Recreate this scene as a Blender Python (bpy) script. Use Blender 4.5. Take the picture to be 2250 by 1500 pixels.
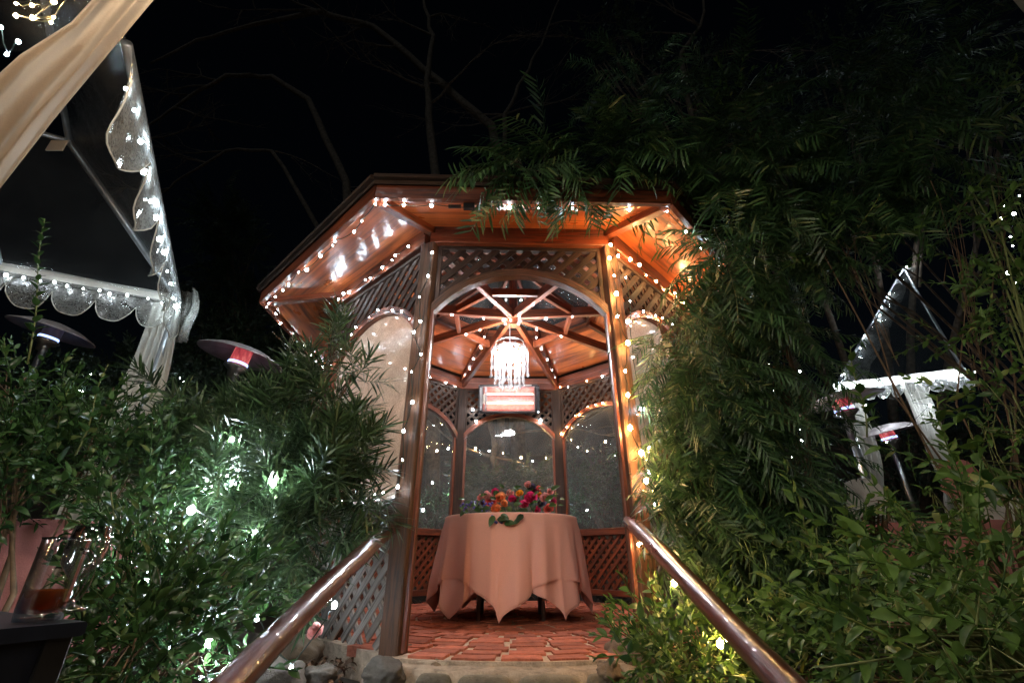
import bpy, math, random
import numpy as np
from mathutils import Vector, Matrix, noise
R = random.Random(7); NR = np.random.RandomState(7)
rad, cos, sin, PI = math.radians, math.cos, math.sin, math.pi
sc = bpy.context.scene; col = sc.collection
for o in list(bpy.data.objects): bpy.data.objects.remove(o)

# ------------------------------------------------------------------ camera
F, PITCH, EYE = 1000.0, .446, .43          # focal in pixels of a 2250 px wide picture
cam = bpy.data.cameras.new('camera'); cam.sensor_width = 36; cam.lens = 36*F/2250
cam.clip_start = .02; cam.clip_end = 400
co = bpy.data.objects.new('camera', cam); col.objects.link(co)
co.location = (0, 0, EYE); co.rotation_euler = (PI/2+PITCH, 0, 0); sc.camera = co
CP, SP = cos(PITCH), sin(PITCH)
def ray(px, py):
    a, b = (px-1125)/F, (750-py)/F
    return Vector((a, CP-b*SP, SP+b*CP))
def at(px, py, y=None, z=None):            # the point a sight line meets at distance y or height z
    d = ray(px, py); t = y/d.y if y is not None else (z-EYE)/d.z
    return Vector((0, 0, EYE))+d*t

# ------------------------------------------------------------------ night sky, added faint fill, exposure
w = bpy.data.worlds.new('World'); sc.world = w; w.use_nodes = True
wn = w.node_tree.nodes; wl = w.node_tree.links; wn.clear()
sk = wn.new('ShaderNodeTexSky'); sk.sky_type = 'NISHITA'; sk.sun_disc = False
sk.sun_elevation = rad(24); sk.sun_rotation = rad(200)
bg = wn.new('ShaderNodeBackground'); bg.inputs[1].default_value = .0003
wo = wn.new('ShaderNodeOutputWorld'); wl.new(sk.outputs[0], bg.inputs[0]); wl.new(bg.outputs[0], wo.inputs[0])
sl = bpy.data.lights.new('added_fill_sun', 'SUN'); sl.energy = .09; sl.angle = rad(6); sl.color = (.85, .97, 1)  # added dim lamp that keeps the bare trees faintly visible
so = bpy.data.objects.new('added_fill_sun', sl); col.objects.link(so); so.rotation_euler = (rad(52), 0, rad(-22))
sc.view_settings.view_transform = 'Standard'; sc.view_settings.look = 'None'
sc.view_settings.exposure = .8; sc.view_settings.gamma = 1
sc.cycles.use_denoising = True
try: sc.cycles.denoiser = 'OPENIMAGEDENOISE'
except Exception: pass
sc.cycles.max_bounces = 6; sc.cycles.diffuse_bounces = 3; sc.cycles.glossy_bounces = 3
sc.cycles.transmission_bounces = 6; sc.cycles.transparent_max_bounces = 24
sc.cycles.caustics_reflective = False; sc.cycles.caustics_refractive = False
sc.cycles.sample_clamp_indirect = 4; sc.cycles.use_light_tree = True

# ------------------------------------------------------------------ helpers
def org(o):
    v = Vector(o.location)
    while o.parent: o = o.parent; v = v+Vector(o.location)
    return v
def tag(o, label=None, cat=None, group=None, kind=None):
    if label: o['label'] = label
    if cat: o['category'] = cat
    if group: o['group'] = group
    if kind: o['kind'] = kind
    return o
def thing(name, label, cat, loc, group=None):
    o = bpy.data.objects.new(name, None); col.objects.link(o); o.location = loc; o.empty_display_size = .1
    return tag(o, label, cat, group)
def put(name, me, parent=None, loc=(0, 0, 0), rot=None, scale=None, mat=None, world=True):
    o = bpy.data.objects.new(name, me); col.objects.link(o)
    l = Vector(loc)
    if parent is not None:
        o.parent = parent
        if world: l = l-org(parent)
    o.location = l
    if rot is not None: o.rotation_mode = 'QUATERNION'; o.rotation_quaternion = rot
    if scale is not None: o.scale = (scale,)*3 if not hasattr(scale, '__len__') else scale
    if mat is not None and len(me.materials): o.material_slots[0].link = 'OBJECT'; o.material_slots[0].material = mat
    return o
def frame(d, up=Vector((0, 0, 1))):
    d = Vector(d).normalized()
    s = d.cross(up)
    if s.length < 1e-4: s = d.cross(Vector((0, 1, 0)))
    s.normalize(); return d, s, s.cross(d).normalized()
class MB:
    def __init__(s): s.v = []; s.f = []; s.g = []; s.sm = []
    def add(s, vs, fs, gs=None, smooth=False):
        b = len(s.v); s.v += [tuple(v) for v in vs]; s.f += [tuple(b+i for i in f) for f in fs]
        s.g += [tuple(x) for x in (gs or vs)]; s.sm += [smooth]*len(fs); return s
    def bar(s, p0, p1, w, h, up=Vector((0, 0, 1)), cut=0.0, bev=.0):
        p0, p1 = Vector(p0), Vector(p1); d, sd, u = frame(p1-p0, Vector(up)); L = (p1-p0).length
        ro = Vector((R.random()*9, R.random()*9, R.random()*9)); vs = []; gs = []
        b = bev or min(w, h)*.07
        prof = [(-w/2+b, -h/2), (w/2-b, -h/2), (w/2, -h/2+b), (w/2, h/2-b), (w/2-b, h/2), (-w/2+b, h/2), (-w/2, h/2-b), (-w/2, -h/2+b)]
        for t in (0, L):
            for x, y in prof:
                vs.append(p0+d*t+sd*x+u*y); gs.append(Vector((t, x, y))+ro)
        fs = [tuple(range(7, -1, -1)), tuple(range(8, 16))]+[(i, (i+1) % 8, 8+(i+1) % 8, 8+i) for i in range(8)]
        return s.add(vs, fs, gs)
    def slat(s, p0, p1, w, h, up):
        p0, p1 = Vector(p0), Vector(p1); d, sd, u = frame(p1-p0, Vector(up)); L = (p1-p0).length
        ro = Vector((R.random()*9, R.random()*9, R.random()*9)); vs = []; gs = []
        for t in (0, L):
            for x, y in ((-w/2, -h/2), (w/2, -h/2), (w/2, h/2), (-w/2, h/2)):
                vs.append(p0+d*t+sd*x+u*y); gs.append(Vector((t, x, y))+ro)
        return s.add(vs, [(3, 2, 1, 0), (4, 5, 6, 7), (0, 1, 5, 4), (1, 2, 6, 5), (2, 3, 7, 6), (3, 0, 4, 7)], gs)
    def box(s, c, sz): c = Vector(c); return s.bar(c-Vector((sz[0]/2, 0, 0)), c+Vector((sz[0]/2, 0, 0)), sz[1], sz[2])
    def tube(s, pts, rs, n=8, cap=True, wob=0):
        pts = [Vector(p) for p in pts]; rs = rs if hasattr(rs, '__len__') else [rs]*len(pts)
        vs = []; gs = []; L = 0; u0 = None; ro = R.random()*9
        for i, p in enumerate(pts):
            d = (pts[min(i+1, len(pts)-1)]-pts[max(i-1, 0)])
            if d.length < 1e-9: d = Vector((0, 0, 1))
            d.normalize()
            if u0 is None: _, sd, u0 = frame(d)
            u0 = (u0-d*u0.dot(d)); u0 = u0.normalized() if u0.length > 1e-6 else frame(d)[2]
            sd = d.cross(u0)
            if i: L += (p-pts[i-1]).length
            for k in range(n):
                a = 2*PI*k/n; r = rs[i]*(1+wob*R.uniform(-1, 1))
                vs.append(p+(sd*cos(a)+u0*sin(a))*r); gs.append((L+ro, cos(a)*rs[i], sin(a)*rs[i]))
        fs = []
        for i in range(len(pts)-1):
            for k in range(n): fs.append((i*n+k, i*n+(k+1) % n, (i+1)*n+(k+1) % n, (i+1)*n+k))
        if cap: fs += [tuple(range(n-1, -1, -1)), tuple((len(pts)-1)*n+k for k in range(n))]
        return s.add(vs, fs, gs, True)
    def lathe(s, c, prof, n=24, axis=Vector((0, 0, 1))):
        c = Vector(c); d, sd, u = frame(axis, Vector((0, 1, 0))); vs = []
        for r, z in prof:
            for k in range(n):
                a = 2*PI*k/n; vs.append(c+d*z+(sd*cos(a)+u*sin(a))*r)
        fs = []
        for i in range(len(prof)-1):
            for k in range(n): fs.append((i*n+k, i*n+(k+1) % n, (i+1)*n+(k+1) % n, (i+1)*n+k))
        return s.add(vs, fs, None, True)
    def sheet(s, rows, th=0):
        n = len(rows[0]); vs = [Vector(p) for r in rows for p in r]
        fs = [(i*n+k, i*n+k+1, (i+1)*n+k+1, (i+1)*n+k) for i in range(len(rows)-1) for k in range(n-1)]
        gs = [(i*.1, k*.1, 0) for i in range(len(rows)) for k in range(n)]
        return s.add(vs, fs, gs, True)
    def blob(s, c, r, amp=.25, n=2, sq=(1, 1, 1), freq=1.5):
        me = ICO[n]; o = Vector((R.random()*50, R.random()*50, R.random()*50)); vs = []
        for v in me[0]:
            v = Vector(v); k = 1+amp*noise.noise(v*freq+o)+amp*.35*noise.noise(v*freq*3+o)+(amp*.12*noise.noise(v*freq*9+o) if n > 2 else 0)
            vs.append(Vector(c)+Vector((v.x*r*sq[0], v.y*r*sq[1], v.z*r*sq[2]))*k)
        return s.add(vs, me[1], None, True)
    def mesh(s, name, mat):
        me = bpy.data.meshes.new(name); me.from_pydata(s.v, [], s.f)
        at_ = me.attributes.new('gc', 'FLOAT_VECTOR', 'POINT'); at_.data.foreach_set('vector', np.array(s.g, dtype=np.float32).ravel())
        me.polygons.foreach_set('use_smooth', s.sm)
        if mat: me.materials.append(mat)
        me.update(); return me
    def build(s, name, mat, parent=None, **k):
        if parent is not None:
            g = org(parent); s.v = [(x-g.x, y-g.y, z-g.z) for x, y, z in s.v]
        o = put(name, s.mesh(name, mat), parent, world=False)
        return tag(o, **k) if k else o
import bmesh
ICO = {}
for n in (1, 2, 3, 4):
    b_ = bmesh.new(); bmesh.ops.create_icosphere(b_, subdivisions=n, radius=1)
    ICO[n] = ([tuple(v.co) for v in b_.verts], [tuple(v.index for v in f.verts) for f in b_.faces]); b_.free()

def loft(name, tmpl, T, mat, parent=None, **k):
    """join many transformed copies of a small template (verts, faces): numpy, fast"""
    V, Fc = tmpl; V = np.array(V, dtype=np.float32); M = np.array([[list(r) for r in m] for m in T], dtype=np.float32)
    P = np.einsum('nij,vj->nvi', M[:, :3, :3], V)+M[:, None, :3, 3]
    if parent is not None: P -= np.array(org(parent), dtype=np.float32)
    n, nv = P.shape[:2]; nf = len(Fc); fl = np.array([len(f) for f in Fc]); idx = np.concatenate([np.array(f) for f in Fc])
    me = bpy.data.meshes.new(name); me.vertices.add(n*nv); me.vertices.foreach_set('co', P.ravel())
    loops = (idx[None, :]+np.arange(n)[:, None]*nv).ravel().astype(np.int32)
    me.loops.add(len(loops)); me.loops.foreach_set('vertex_index', loops)
    st = np.concatenate([[0], np.cumsum(fl)[:-1]]); tot = int(fl.sum())
    me.polygons.add(n*nf); me.polygons.foreach_set('loop_start', (st[None, :]+np.arange(n)[:, None]*tot).ravel().astype(np.int32))
    me.polygons.foreach_set('loop_total', np.tile(fl, n).astype(np.int32))
    me.update(calc_edges=True); me.validate()
    if mat: me.materials.append(mat)
    o = put(name, me, parent, world=False)
    return tag(o, **k) if k else o

# ------------------------------------------------------------------ materials
def mat(name):
    m = bpy.data.materials.new(name); m.use_nodes = True; nt = m.node_tree; b = nt.nodes['Principled BSDF']; return m, nt, b
def nd(nt, t, **k):
    n = nt.nodes.new('ShaderNode'+t)
    for a, v in k.items():
        if a.startswith('i_'):
            key = a[2:]; key = int(key) if key.isdigit() else key.replace('_', ' ')
            n.inputs[key].default_value = v
        else: setattr(n, a, v)
    return n
def ramp(nt, src, stops):
    r = nt.nodes.new('ShaderNodeValToRGB'); nt.links.new(src, r.inputs[0]); e = r.color_ramp.elements
    while len(e) < len(stops): e.new(.5)
    for i, (p, c) in enumerate(stops): e[i].position = p; e[i].color = (*c, 1) if len(c) == 3 else c
    return r.outputs[0]
def wood(name, c1, c2, rough=.6, coat=0, sc_=1, bump=.3, spec=.5, grey=None):
    m, nt, b = mat(name); L = nt.links
    a = nd(nt, 'Attribute', attribute_name='gc'); mp = nd(nt, 'Mapping', i_Scale=(1.4*sc_, 22*sc_, 22*sc_)); L.new(a.outputs['Vector'], mp.inputs[0])
    n1 = nd(nt, 'TexNoise', i_Scale=1.0, i_Detail=6, i_Roughness=.65, i_Distortion=.6); L.new(mp.outputs[0], n1.inputs[0])
    c = ramp(nt, n1.outputs[0], [(.38, c2), (.52, c1), (.66, tuple(x*1.35 for x in c1))])
    n2 = nd(nt, 'TexNoise', i_Scale=2.6, i_Detail=4); L.new(a.outputs['Vector'], n2.inputs[0])
    mx = nd(nt, 'Mix', data_type='RGBA', blend_type='MIX'); f = ramp(nt, n2.outputs[0], [(.38, (0, 0, 0)), (.7, (.75,)*3)])
    L.new(f, mx.inputs[0]); L.new(c, mx.inputs[6]); mx.inputs[7].default_value = (*(grey or tuple(x*.55 for x in c1)), 1)
    oi = nd(nt, 'ObjectInfo'); mr = nd(nt, 'MapRange'); mr.inputs[3].default_value = .75; mr.inputs[4].default_value = 1.25; L.new(oi.outputs['Random'], mr.inputs[0])
    m2 = nd(nt, 'Mix', data_type='RGBA', blend_type='MULTIPLY'); m2.inputs[0].default_value = 1; L.new(mx.outputs[2], m2.inputs[6]); L.new(mr.outputs[0], m2.inputs[7])
    L.new(m2.outputs[2], b.inputs['Base Color'])
    rr = ramp(nt, n2.outputs[0], [(.3, (rough*.8,)*3), (.7, (min(1, rough*1.25),)*3)]); L.new(rr, b.inputs['Roughness'])
    b.inputs['Coat Weight'].default_value = coat; b.inputs['Coat Roughness'].default_value = .05; b.inputs['Specular IOR Level'].default_value = spec
    bp = nd(nt, 'Bump', i_Strength=bump, i_Distance=.01); L.new(n1.outputs[0], bp.inputs['Height']); L.new(bp.outputs[0], b.inputs['Normal'])
    if coat:
        b2 = nd(nt, 'Bump', i_Strength=.4, i_Distance=.02); n3 = nd(nt, 'TexNoise', i_Scale=14, i_Detail=5); L.new(a.outputs['Vector'], n3.inputs[0]); L.new(n3.outputs[0], b2.inputs['Height']); L.new(b2.outputs[0], b.inputs['Coat Normal'])
    return m
def plain(name, c, rough=.5, metal=0, spec=.5, nscale=20, var=.2, bump=0, trans=0, sheen=0, coat=0):
    m, nt, b = mat(name); L = nt.links
    tc = nd(nt, 'TexCoord'); n = nd(nt, 'TexNoise', i_Scale=nscale, i_Detail=6); L.new(tc.outputs['Object'], n.inputs[0])
    cc = ramp(nt, n.outputs[0], [(.3, tuple(x*(1-var) for x in c)), (.7, tuple(min(1, x*(1+var)) for x in c))]); L.new(cc, b.inputs['Base Color'])
    b.inputs['Roughness'].default_value = rough; b.inputs['Metallic'].default_value = metal; b.inputs['Specular IOR Level'].default_value = spec
    b.inputs['Sheen Weight'].default_value = sheen; b.inputs['Coat Weight'].default_value = coat
    if bump: bp = nd(nt, 'Bump', i_Strength=bump, i_Distance=.02); L.new(n.outputs[0], bp.inputs['Height']); L.new(bp.outputs[0], b.inputs['Normal'])
    if trans:
        t = nd(nt, 'BsdfTranslucent'); L.new(cc, t.inputs[0]); mx = nd(nt, 'MixShader'); mx.inputs[0].default_value = trans
        L.new(b.outputs[0], mx.inputs[1]); L.new(t.outputs[0], mx.inputs[2]); L.new(mx.outputs[0], nt.nodes['Material Output'].inputs[0])
    return m
def emit(name, c, s):
    m, nt, b = mat(name); b.inputs['Base Color'].default_value = (*c, 1); b.inputs['Emission Color'].default_value = (*c, 1); b.inputs['Emission Strength'].default_value = s; return m
def leafmat(name, c1, c2, rough=.4, trans=.25, yellow=None):
    m, nt, b = mat(name); L = nt.links
    g = nd(nt, 'NewGeometry'); oi = nd(nt, 'ObjectInfo'); ad = nd(nt, 'Math', operation='ADD'); L.new(g.outputs['Random Per Island'], ad.inputs[0]); L.new(oi.outputs['Random'], ad.inputs[1])
    fr = nd(nt, 'Math', operation='FRACT'); L.new(ad.outputs[0], fr.inputs[0])
    st = [(0, c2), (.5, c1), (.92, tuple(x*1.35 for x in c1)), (1, yellow or tuple(x*1.5 for x in c1))]
    c = ramp(nt, fr.outputs[0], st)
    tc = nd(nt, 'TexCoord'); n = nd(nt, 'TexNoise', i_Scale=40, i_Detail=3); L.new(tc.outputs['Object'], n.inputs[0])
    mx = nd(nt, 'Mix', data_type='RGBA', blend_type='MULTIPLY'); mx.inputs[0].default_value = .6; L.new(c, mx.inputs[6]); L.new(ramp(nt, n.outputs[0], [(.3, (.6,)*3), (.7, (1.1,)*3)]), mx.inputs[7])
    L.new(mx.outputs[2], b.inputs['Base Color']); b.inputs['Roughness'].default_value = rough
    t = nd(nt, 'BsdfTranslucent'); L.new(mx.outputs[2], t.inputs[0]); ms = nd(nt, 'MixShader'); ms.inputs[0].default_value = trans
    L.new(b.outputs[0], ms.inputs[1]); L.new(t.outputs[0], ms.inputs[2]); L.new(ms.outputs[0], nt.nodes['Material Output'].inputs[0]); return m
def vinyl(name, clear, tint, grime, tl=.5, rough=.08, wr=.25):
    """clear plastic sheet: see-through, glossy, with milky scuffed patches"""
    m, nt, b = mat(name); L = nt.links; nt.nodes.remove(b)
    tr = nd(nt, 'BsdfTransparent'); tr.inputs[0].default_value = (*clear, 1)
    df = nd(nt, 'BsdfDiffuse'); df.inputs[0].default_value = (*tint, 1); tn = nd(nt, 'BsdfTranslucent'); tn.inputs[0].default_value = (*tint, 1)
    mt = nd(nt, 'MixShader'); mt.inputs[0].default_value = tl; L.new(df.outputs[0], mt.inputs[1]); L.new(tn.outputs[0], mt.inputs[2])
    tc = nd(nt, 'TexCoord'); n = nd(nt, 'TexNoise', i_Scale=3.2, i_Detail=9, i_Roughness=.72, i_Distortion=.6); L.new(tc.outputs['Object'], n.inputs[0])
    n2 = nd(nt, 'TexNoise', i_Scale=90, i_Detail=4, i_Roughness=.7); L.new(tc.outputs['Object'], n2.inputs[0])
    ad = nd(nt, 'Math', operation='MULTIPLY'); L.new(n.outputs[0], ad.inputs[0]); L.new(n2.outputs[0], ad.inputs[1])
    g = ramp(nt, ad.outputs[0], [(.12, (grime*.35,)*3), (.38, (min(1, grime*1.8),)*3)])
    m1 = nd(nt, 'MixShader'); L.new(g, m1.inputs[0]); L.new(tr.outputs[0], m1.inputs[1]); L.new(mt.outputs[0], m1.inputs[2])
    gl = nd(nt, 'BsdfGlossy'); gl.inputs['Roughness'].default_value = rough; gl.inputs[0].default_value = (.9, .9, .9, 1)
    bp = nd(nt, 'Bump', i_Strength=wr, i_Distance=.02); L.new(n.outputs[0], bp.inputs['Height']); L.new(bp.outputs[0], gl.inputs['Normal'])
    fr = nd(nt, 'Fresnel', i_IOR=1.5); L.new(bp.outputs[0], fr.inputs['Normal']); gm_ = nd(nt, 'NewGeometry'); im = nd(nt, 'MapRange'); im.inputs[3].default_value = 1.5; im.inputs[4].default_value = 1/1.5; L.new(gm_.outputs['Backfacing'], im.inputs[0]); L.new(im.outputs[0], fr.inputs['IOR'])
    m2 = nd(nt, 'MixShader'); L.new(fr.outputs[0], m2.inputs[0]); L.new(m1.outputs[0], m2.inputs[1]); L.new(gl.outputs[0], m2.inputs[2])
    L.new(m2.outputs[0], nt.nodes['Material Output'].inputs[0]); return m
M = {}
M['ply'] = wood('stained plywood', (.42, .105, .026), (.10, .020, .006), .32, .5, .8, .06, .5, (.26, .050, .010))
M['red'] = wood('redwood trim', (.18, .040, .013), (.035, .008, .003), .42, .2, 2, .45)
M['dark'] = wood('weathered dark wood', (.048, .022, .012), (.007, .004, .003), .75, 0, 2.4, .9, .35, (.035, .022, .016))
M['post'] = wood('worn post wood', (.10, .038, .016), (.014, .006, .003), .6, 0, 2.4, .9, .5, (.06, .03, .016))
M['grey'] = wood('silvered lattice wood', (.34, .31, .28), (.10, .09, .08), .8, 0, 2.2, .8, .3, (.24, .20, .17))
M['rail'] = wood('lacquered handrail', (.075, .011, .004), (.014, .003, .002), .32, 1.0, 1.2, .4, .5, (.05, .009, .004))
M['bark'] = plain('bark', (.10, .075, .055), .9, bump=.8, var=.5, nscale=14)
M['stem'] = plain('brown stem', (.12, .07, .035), .7, var=.4)
M['gstem'] = plain('green stem', (.12, .14, .045), .6, var=.3)
M['cloth'] = plain('salmon table linen', (.86, .47, .39), .85, nscale=260, var=.07, bump=.25, trans=.12, sheen=.3)
M['pink'] = plain('dusty pink linen', (.50, .20, .18), .85, nscale=200, var=.08, bump=.2, trans=.1)
M['drape'] = plain('ivory drape', (.62, .50, .38), .8, nscale=200, var=.06, bump=.15, trans=.35)
M['white'] = plain('white canvas', (.66, .64, .58), .8, nscale=60, var=.08, trans=.3)
M['steel'] = plain('brushed steel', (.55, .55, .55), .28, 1, nscale=40, var=.15)
M['pipe'] = plain('tent pipe', (.30, .31, .32), .4, .8)
M['hood'] = plain('heater hood aluminium', (.50, .44, .44), .5, .55, nscale=9, var=.3)
M['reflector'] = plain('heater reflector', (.30, .19, .18), .45, .8, nscale=30, var=.3)
M['black'] = plain('black plastic', (.015, .016, .018), .35)
M['blacktop'] = plain('black table top', (.012, .016, .028), .28, var=.3)
M['wire'] = plain('dark green wire', (.012, .02, .014), .5)
M['pane'] = vinyl('clear window vinyl', (.86, .86, .86), (.36, .36, .34), .24, .5, .025, .03)
M['milky'] = vinyl('lit cream window vinyl', (.8, .78, .74), (.72, .58, .45), 1.25, .6, .12, .1)  # light caught by the sheet is put into its cream, hazy tint
M['roofv'] = vinyl('tent roof vinyl', (.85, .88, .88), (.28, .30, .30), .07, .5, .12, .6)
M['val'] = vinyl('scalloped tent vinyl', (.9, .9, .88), (.62, .62, .58), .38, .7, .12, .8)
M['cool'] = emit('cool bulb', (.72, .88, 1.0), 150)
M['cool_strong'] = emit('bright cool bulb', (.80, .90, 1.0), 330)
M['cool_soft'] = emit('soft cool bulb', (.82, .92, 1.0), 70)
M['warm'] = emit('warm bulb', (1.0, .58, .22), 330)
M['crystal'] = None
m, nt, b = mat('cut crystal'); b.inputs['Base Color'].default_value = (.2, .2, .21, 1); b.inputs['Roughness'].default_value = .05; b.inputs['Metallic'].default_value = .0
b.inputs['Specular IOR Level'].default_value = 1
t_ = nd(nt, 'BsdfTranslucent'); t_.inputs[0].default_value = (.22, .22, .22, 1); tt = nd(nt, 'BsdfTransparent'); a_ = nd(nt, 'MixShader'); a_.inputs[0].default_value = .85
nt.links.new(t_.outputs[0], a_.inputs[1]); nt.links.new(tt.outputs[0], a_.inputs[2]); c_ = nd(nt, 'MixShader'); c_.inputs[0].default_value = .93
nt.links.new(b.outputs[0], c_.inputs[1]); nt.links.new(a_.outputs[0], c_.inputs[2]); nt.links.new(c_.outputs[0], nt.nodes['Material Output'].inputs[0]); M['crystal'] = m
m, nt, b = mat('drinking glass'); g_ = nd(nt, 'BsdfGlossy'); g_.inputs['Roughness'].default_value = .03; tt = nd(nt, 'BsdfTransparent'); tt.inputs[0].default_value = (.93, .95, .95, 1)
fr = nd(nt, 'LayerWeight', i_Blend=.55); mx = nd(nt, 'MixShader'); nt.links.new(fr.outputs['Facing'], mx.inputs[0]); nt.links.new(tt.outputs[0], mx.inputs[1]); nt.links.new(g_.outputs[0], mx.inputs[2]); nt.links.new(mx.outputs[0], nt.nodes['Material Output'].inputs[0]); M['glass'] = m
m, nt, b = mat('tea'); tt = nd(nt, 'BsdfTransparent'); tt.inputs[0].default_value = (.75, .22, .05, 1); df = nd(nt, 'BsdfDiffuse'); df.inputs[0].default_value = (.35, .09, .02, 1); mx = nd(nt, 'MixShader'); mx.inputs[0].default_value = .45
nt.links.new(tt.outputs[0], mx.inputs[1]); nt.links.new(df.outputs[0], mx.inputs[2]); nt.links.new(mx.outputs[0], nt.nodes['Material Output'].inputs[0]); M['tea'] = m
def stone(name, c, sc_=6):
    m, nt, b = mat(name); L = nt.links; tc = nd(nt, 'TexCoord'); n = nd(nt, 'TexNoise', i_Scale=sc_, i_Detail=10, i_Roughness=.7); L.new(tc.outputs['Object'], n.inputs[0])
    oi = nd(nt, 'ObjectInfo'); mr = nd(nt, 'MapRange'); mr.inputs[3].default_value = .7; mr.inputs[4].default_value = 1.25; L.new(oi.outputs['Random'], mr.inputs[0])
    cc = ramp(nt, n.outputs[0], [(.3, tuple(x*.5 for x in c)), (.5, c), (.72, tuple(x*1.4 for x in c))])
    m2 = nd(nt, 'Mix', data_type='RGBA', blend_type='MULTIPLY'); m2.inputs[0].default_value = 1; L.new(cc, m2.inputs[6]); L.new(mr.outputs[0], m2.inputs[7]); L.new(m2.outputs[2], b.inputs['Base Color'])
    b.inputs['Roughness'].default_value = .85; bp = nd(nt, 'Bump', i_Strength=.8, i_Distance=.03); L.new(n.outputs[0], bp.inputs['Height']); L.new(bp.outputs[0], b.inputs['Normal']); return m
M['brick'] = stone('red brick', (.44, .125, .07), 14)
M['mortar'] = stone('grey mortar', (.40, .31, .23), 18)
M['slab'] = stone('grey step stone', (.19, .155, .11), 9)
M['rock'] = stone('tan rock', (.19, .13, .08), 9)
M['rockg'] = stone('grey rock', (.10, .085, .07), 9)
M['soil'] = stone('dark soil', (.045, .032, .022), 5)
M['litter'] = leafmat('dry leaves', (.13, .065, .03), (.05, .028, .016), .7, .1, (.25, .15, .07))
M['terra'] = stone('terracotta', (.45, .19, .11), 12)
M['plaster'] = plain('cream plaster', (.5, .42, .32), .85, nscale=6, var=.15, bump=.3)
M['fern'] = leafmat('fern pine leaves', (.048, .105, .034), (.010, .034, .013), .42, .25, (.20, .23, .08))
M['yew'] = leafmat('yew pine leaves', (.062, .110, .045), (.016, .040, .020), .28, .22, (.16, .20, .09))
M['broad'] = leafmat('broad glossy leaves', (.045, .105, .030), (.012, .038, .014), .26, .2, (.12, .16, .045))
M['bright'] = leafmat('light green leaves', (.095, .18, .038), (.020, .065, .016), .5, .35, (.30, .32, .09))
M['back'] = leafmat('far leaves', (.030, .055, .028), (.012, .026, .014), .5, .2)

# ------------------------------------------------------------------ ground
def ground(x, y):
    z = -.07
    if y < 2.5: z -= (2.5-y)*(.34 if abs(x) < .95 else .34*max(0, 1-(abs(x)-.95)/1.2))
    if y > 6.3: z += min((y-6.3)*.42, 3.5)+max(0, (y-16)*.15)
    if y > 3 and abs(x) > 9: z += (abs(x)-9)*.12
    return z
mb = MB(); xs = [-80, -40, -20]+[-12+.25*i for i in range(97)]+[20, 40, 80]; ys = [-60, -20]+[-6+.25*i for i in range(90)]+[20, 30, 50, 90, 200]
rows = [[Vector((x, y, ground(x, y)+.04*noise.noise(Vector((x*1.3, y*1.3, 0)))-(.08 if abs(x) < 2 and 2.4 < y < 6.3 else 0))) for x in xs] for y in ys]
mb.sheet(rows); mb.build('ground', M['soil'], kind='structure')

# ------------------------------------------------------------------ gazebo
GC = Vector((.011, 4.437, 0)); TH = .029; RP = 1.75
def cor(r, i, z=0):
    a = rad(-112.5-45*i)+TH; return Vector((GC.x+r*cos(a), GC.y+r*sin(a), z))
def apo(a): return a/cos(PI/8)
G = thing('gazebo', 'octagonal redwood garden gazebo with arched vinyl windows, lattice panels and string lights', 'gazebo', GC)
SL = .40; AP = 3.38                                        # roof underside: z = AP - SL*apothem
for i in range(8):
    mb = MB(); a = cor(RP, i, -.12); rdir = (a-Vector((GC.x, GC.y, -.12))).normalized()
    mb.bar(a, a+Vector((0, 0, 2.68)), .112, .112, rdir); mb.build('post', M['post'] if i in (0, 7) else M['dark'], G)
def side(i):
    a, b = cor(RP, i), cor(RP, i+1); ex = (b-a).normalized(); mid = (a+b)/2; en = (mid-GC).normalized()
    return mid, ex, en, (b-a).length
def L2W(S, s, z, n=0): return S[0]+S[1]*s+Vector((0, 0, z))+S[2]*n
HW = .605
def archz(s, ap, spr, hw=HW):
    t = min(1, abs(s)/hw); k = (ap-spr); Rr = (hw*hw+k*k)/(2*k); return ap-Rr+math.sqrt(max(0, Rr*Rr-s*s))
def lattice(S, region, lo, hi, pitch, sw, mats, parent, parts):
    jo = MB()
    for lay, sg in ((0, 1), (1, -1)):
        k = -40
        while k < 40:
            c = (k+.5)*pitch*1.4142; k += 1
            ss = np.linspace(-HW-.02, HW+.02, 90); inn = [region(s, sg*s+c+(lo+hi)/2) for s in ss]
            best = None; j = 0
            while j < 90:
                if inn[j]:
                    e = j
                    while e+1 < 90 and inn[e+1]: e += 1
                    if best is None or e-j > best[1]-best[0]: best = (j, e)
                    j = e+1
                else: j += 1
            if not best or best[1]-best[0] < 3: continue
            p = [L2W(S, s, sg*s+c+(lo+hi)/2, .006 if lay else -.006) for s in (ss[best[0]], ss[best[1]])]
            if parts:
                m_ = MB().slat(p[0], p[1], sw, .011, S[2]); m_.build('slat', mats, parent)
            else: jo.slat(p[0], p[1], sw, .011, S[2])
    if not parts: jo.build('slat_grid', mats, parent, kind='stuff')
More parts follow.
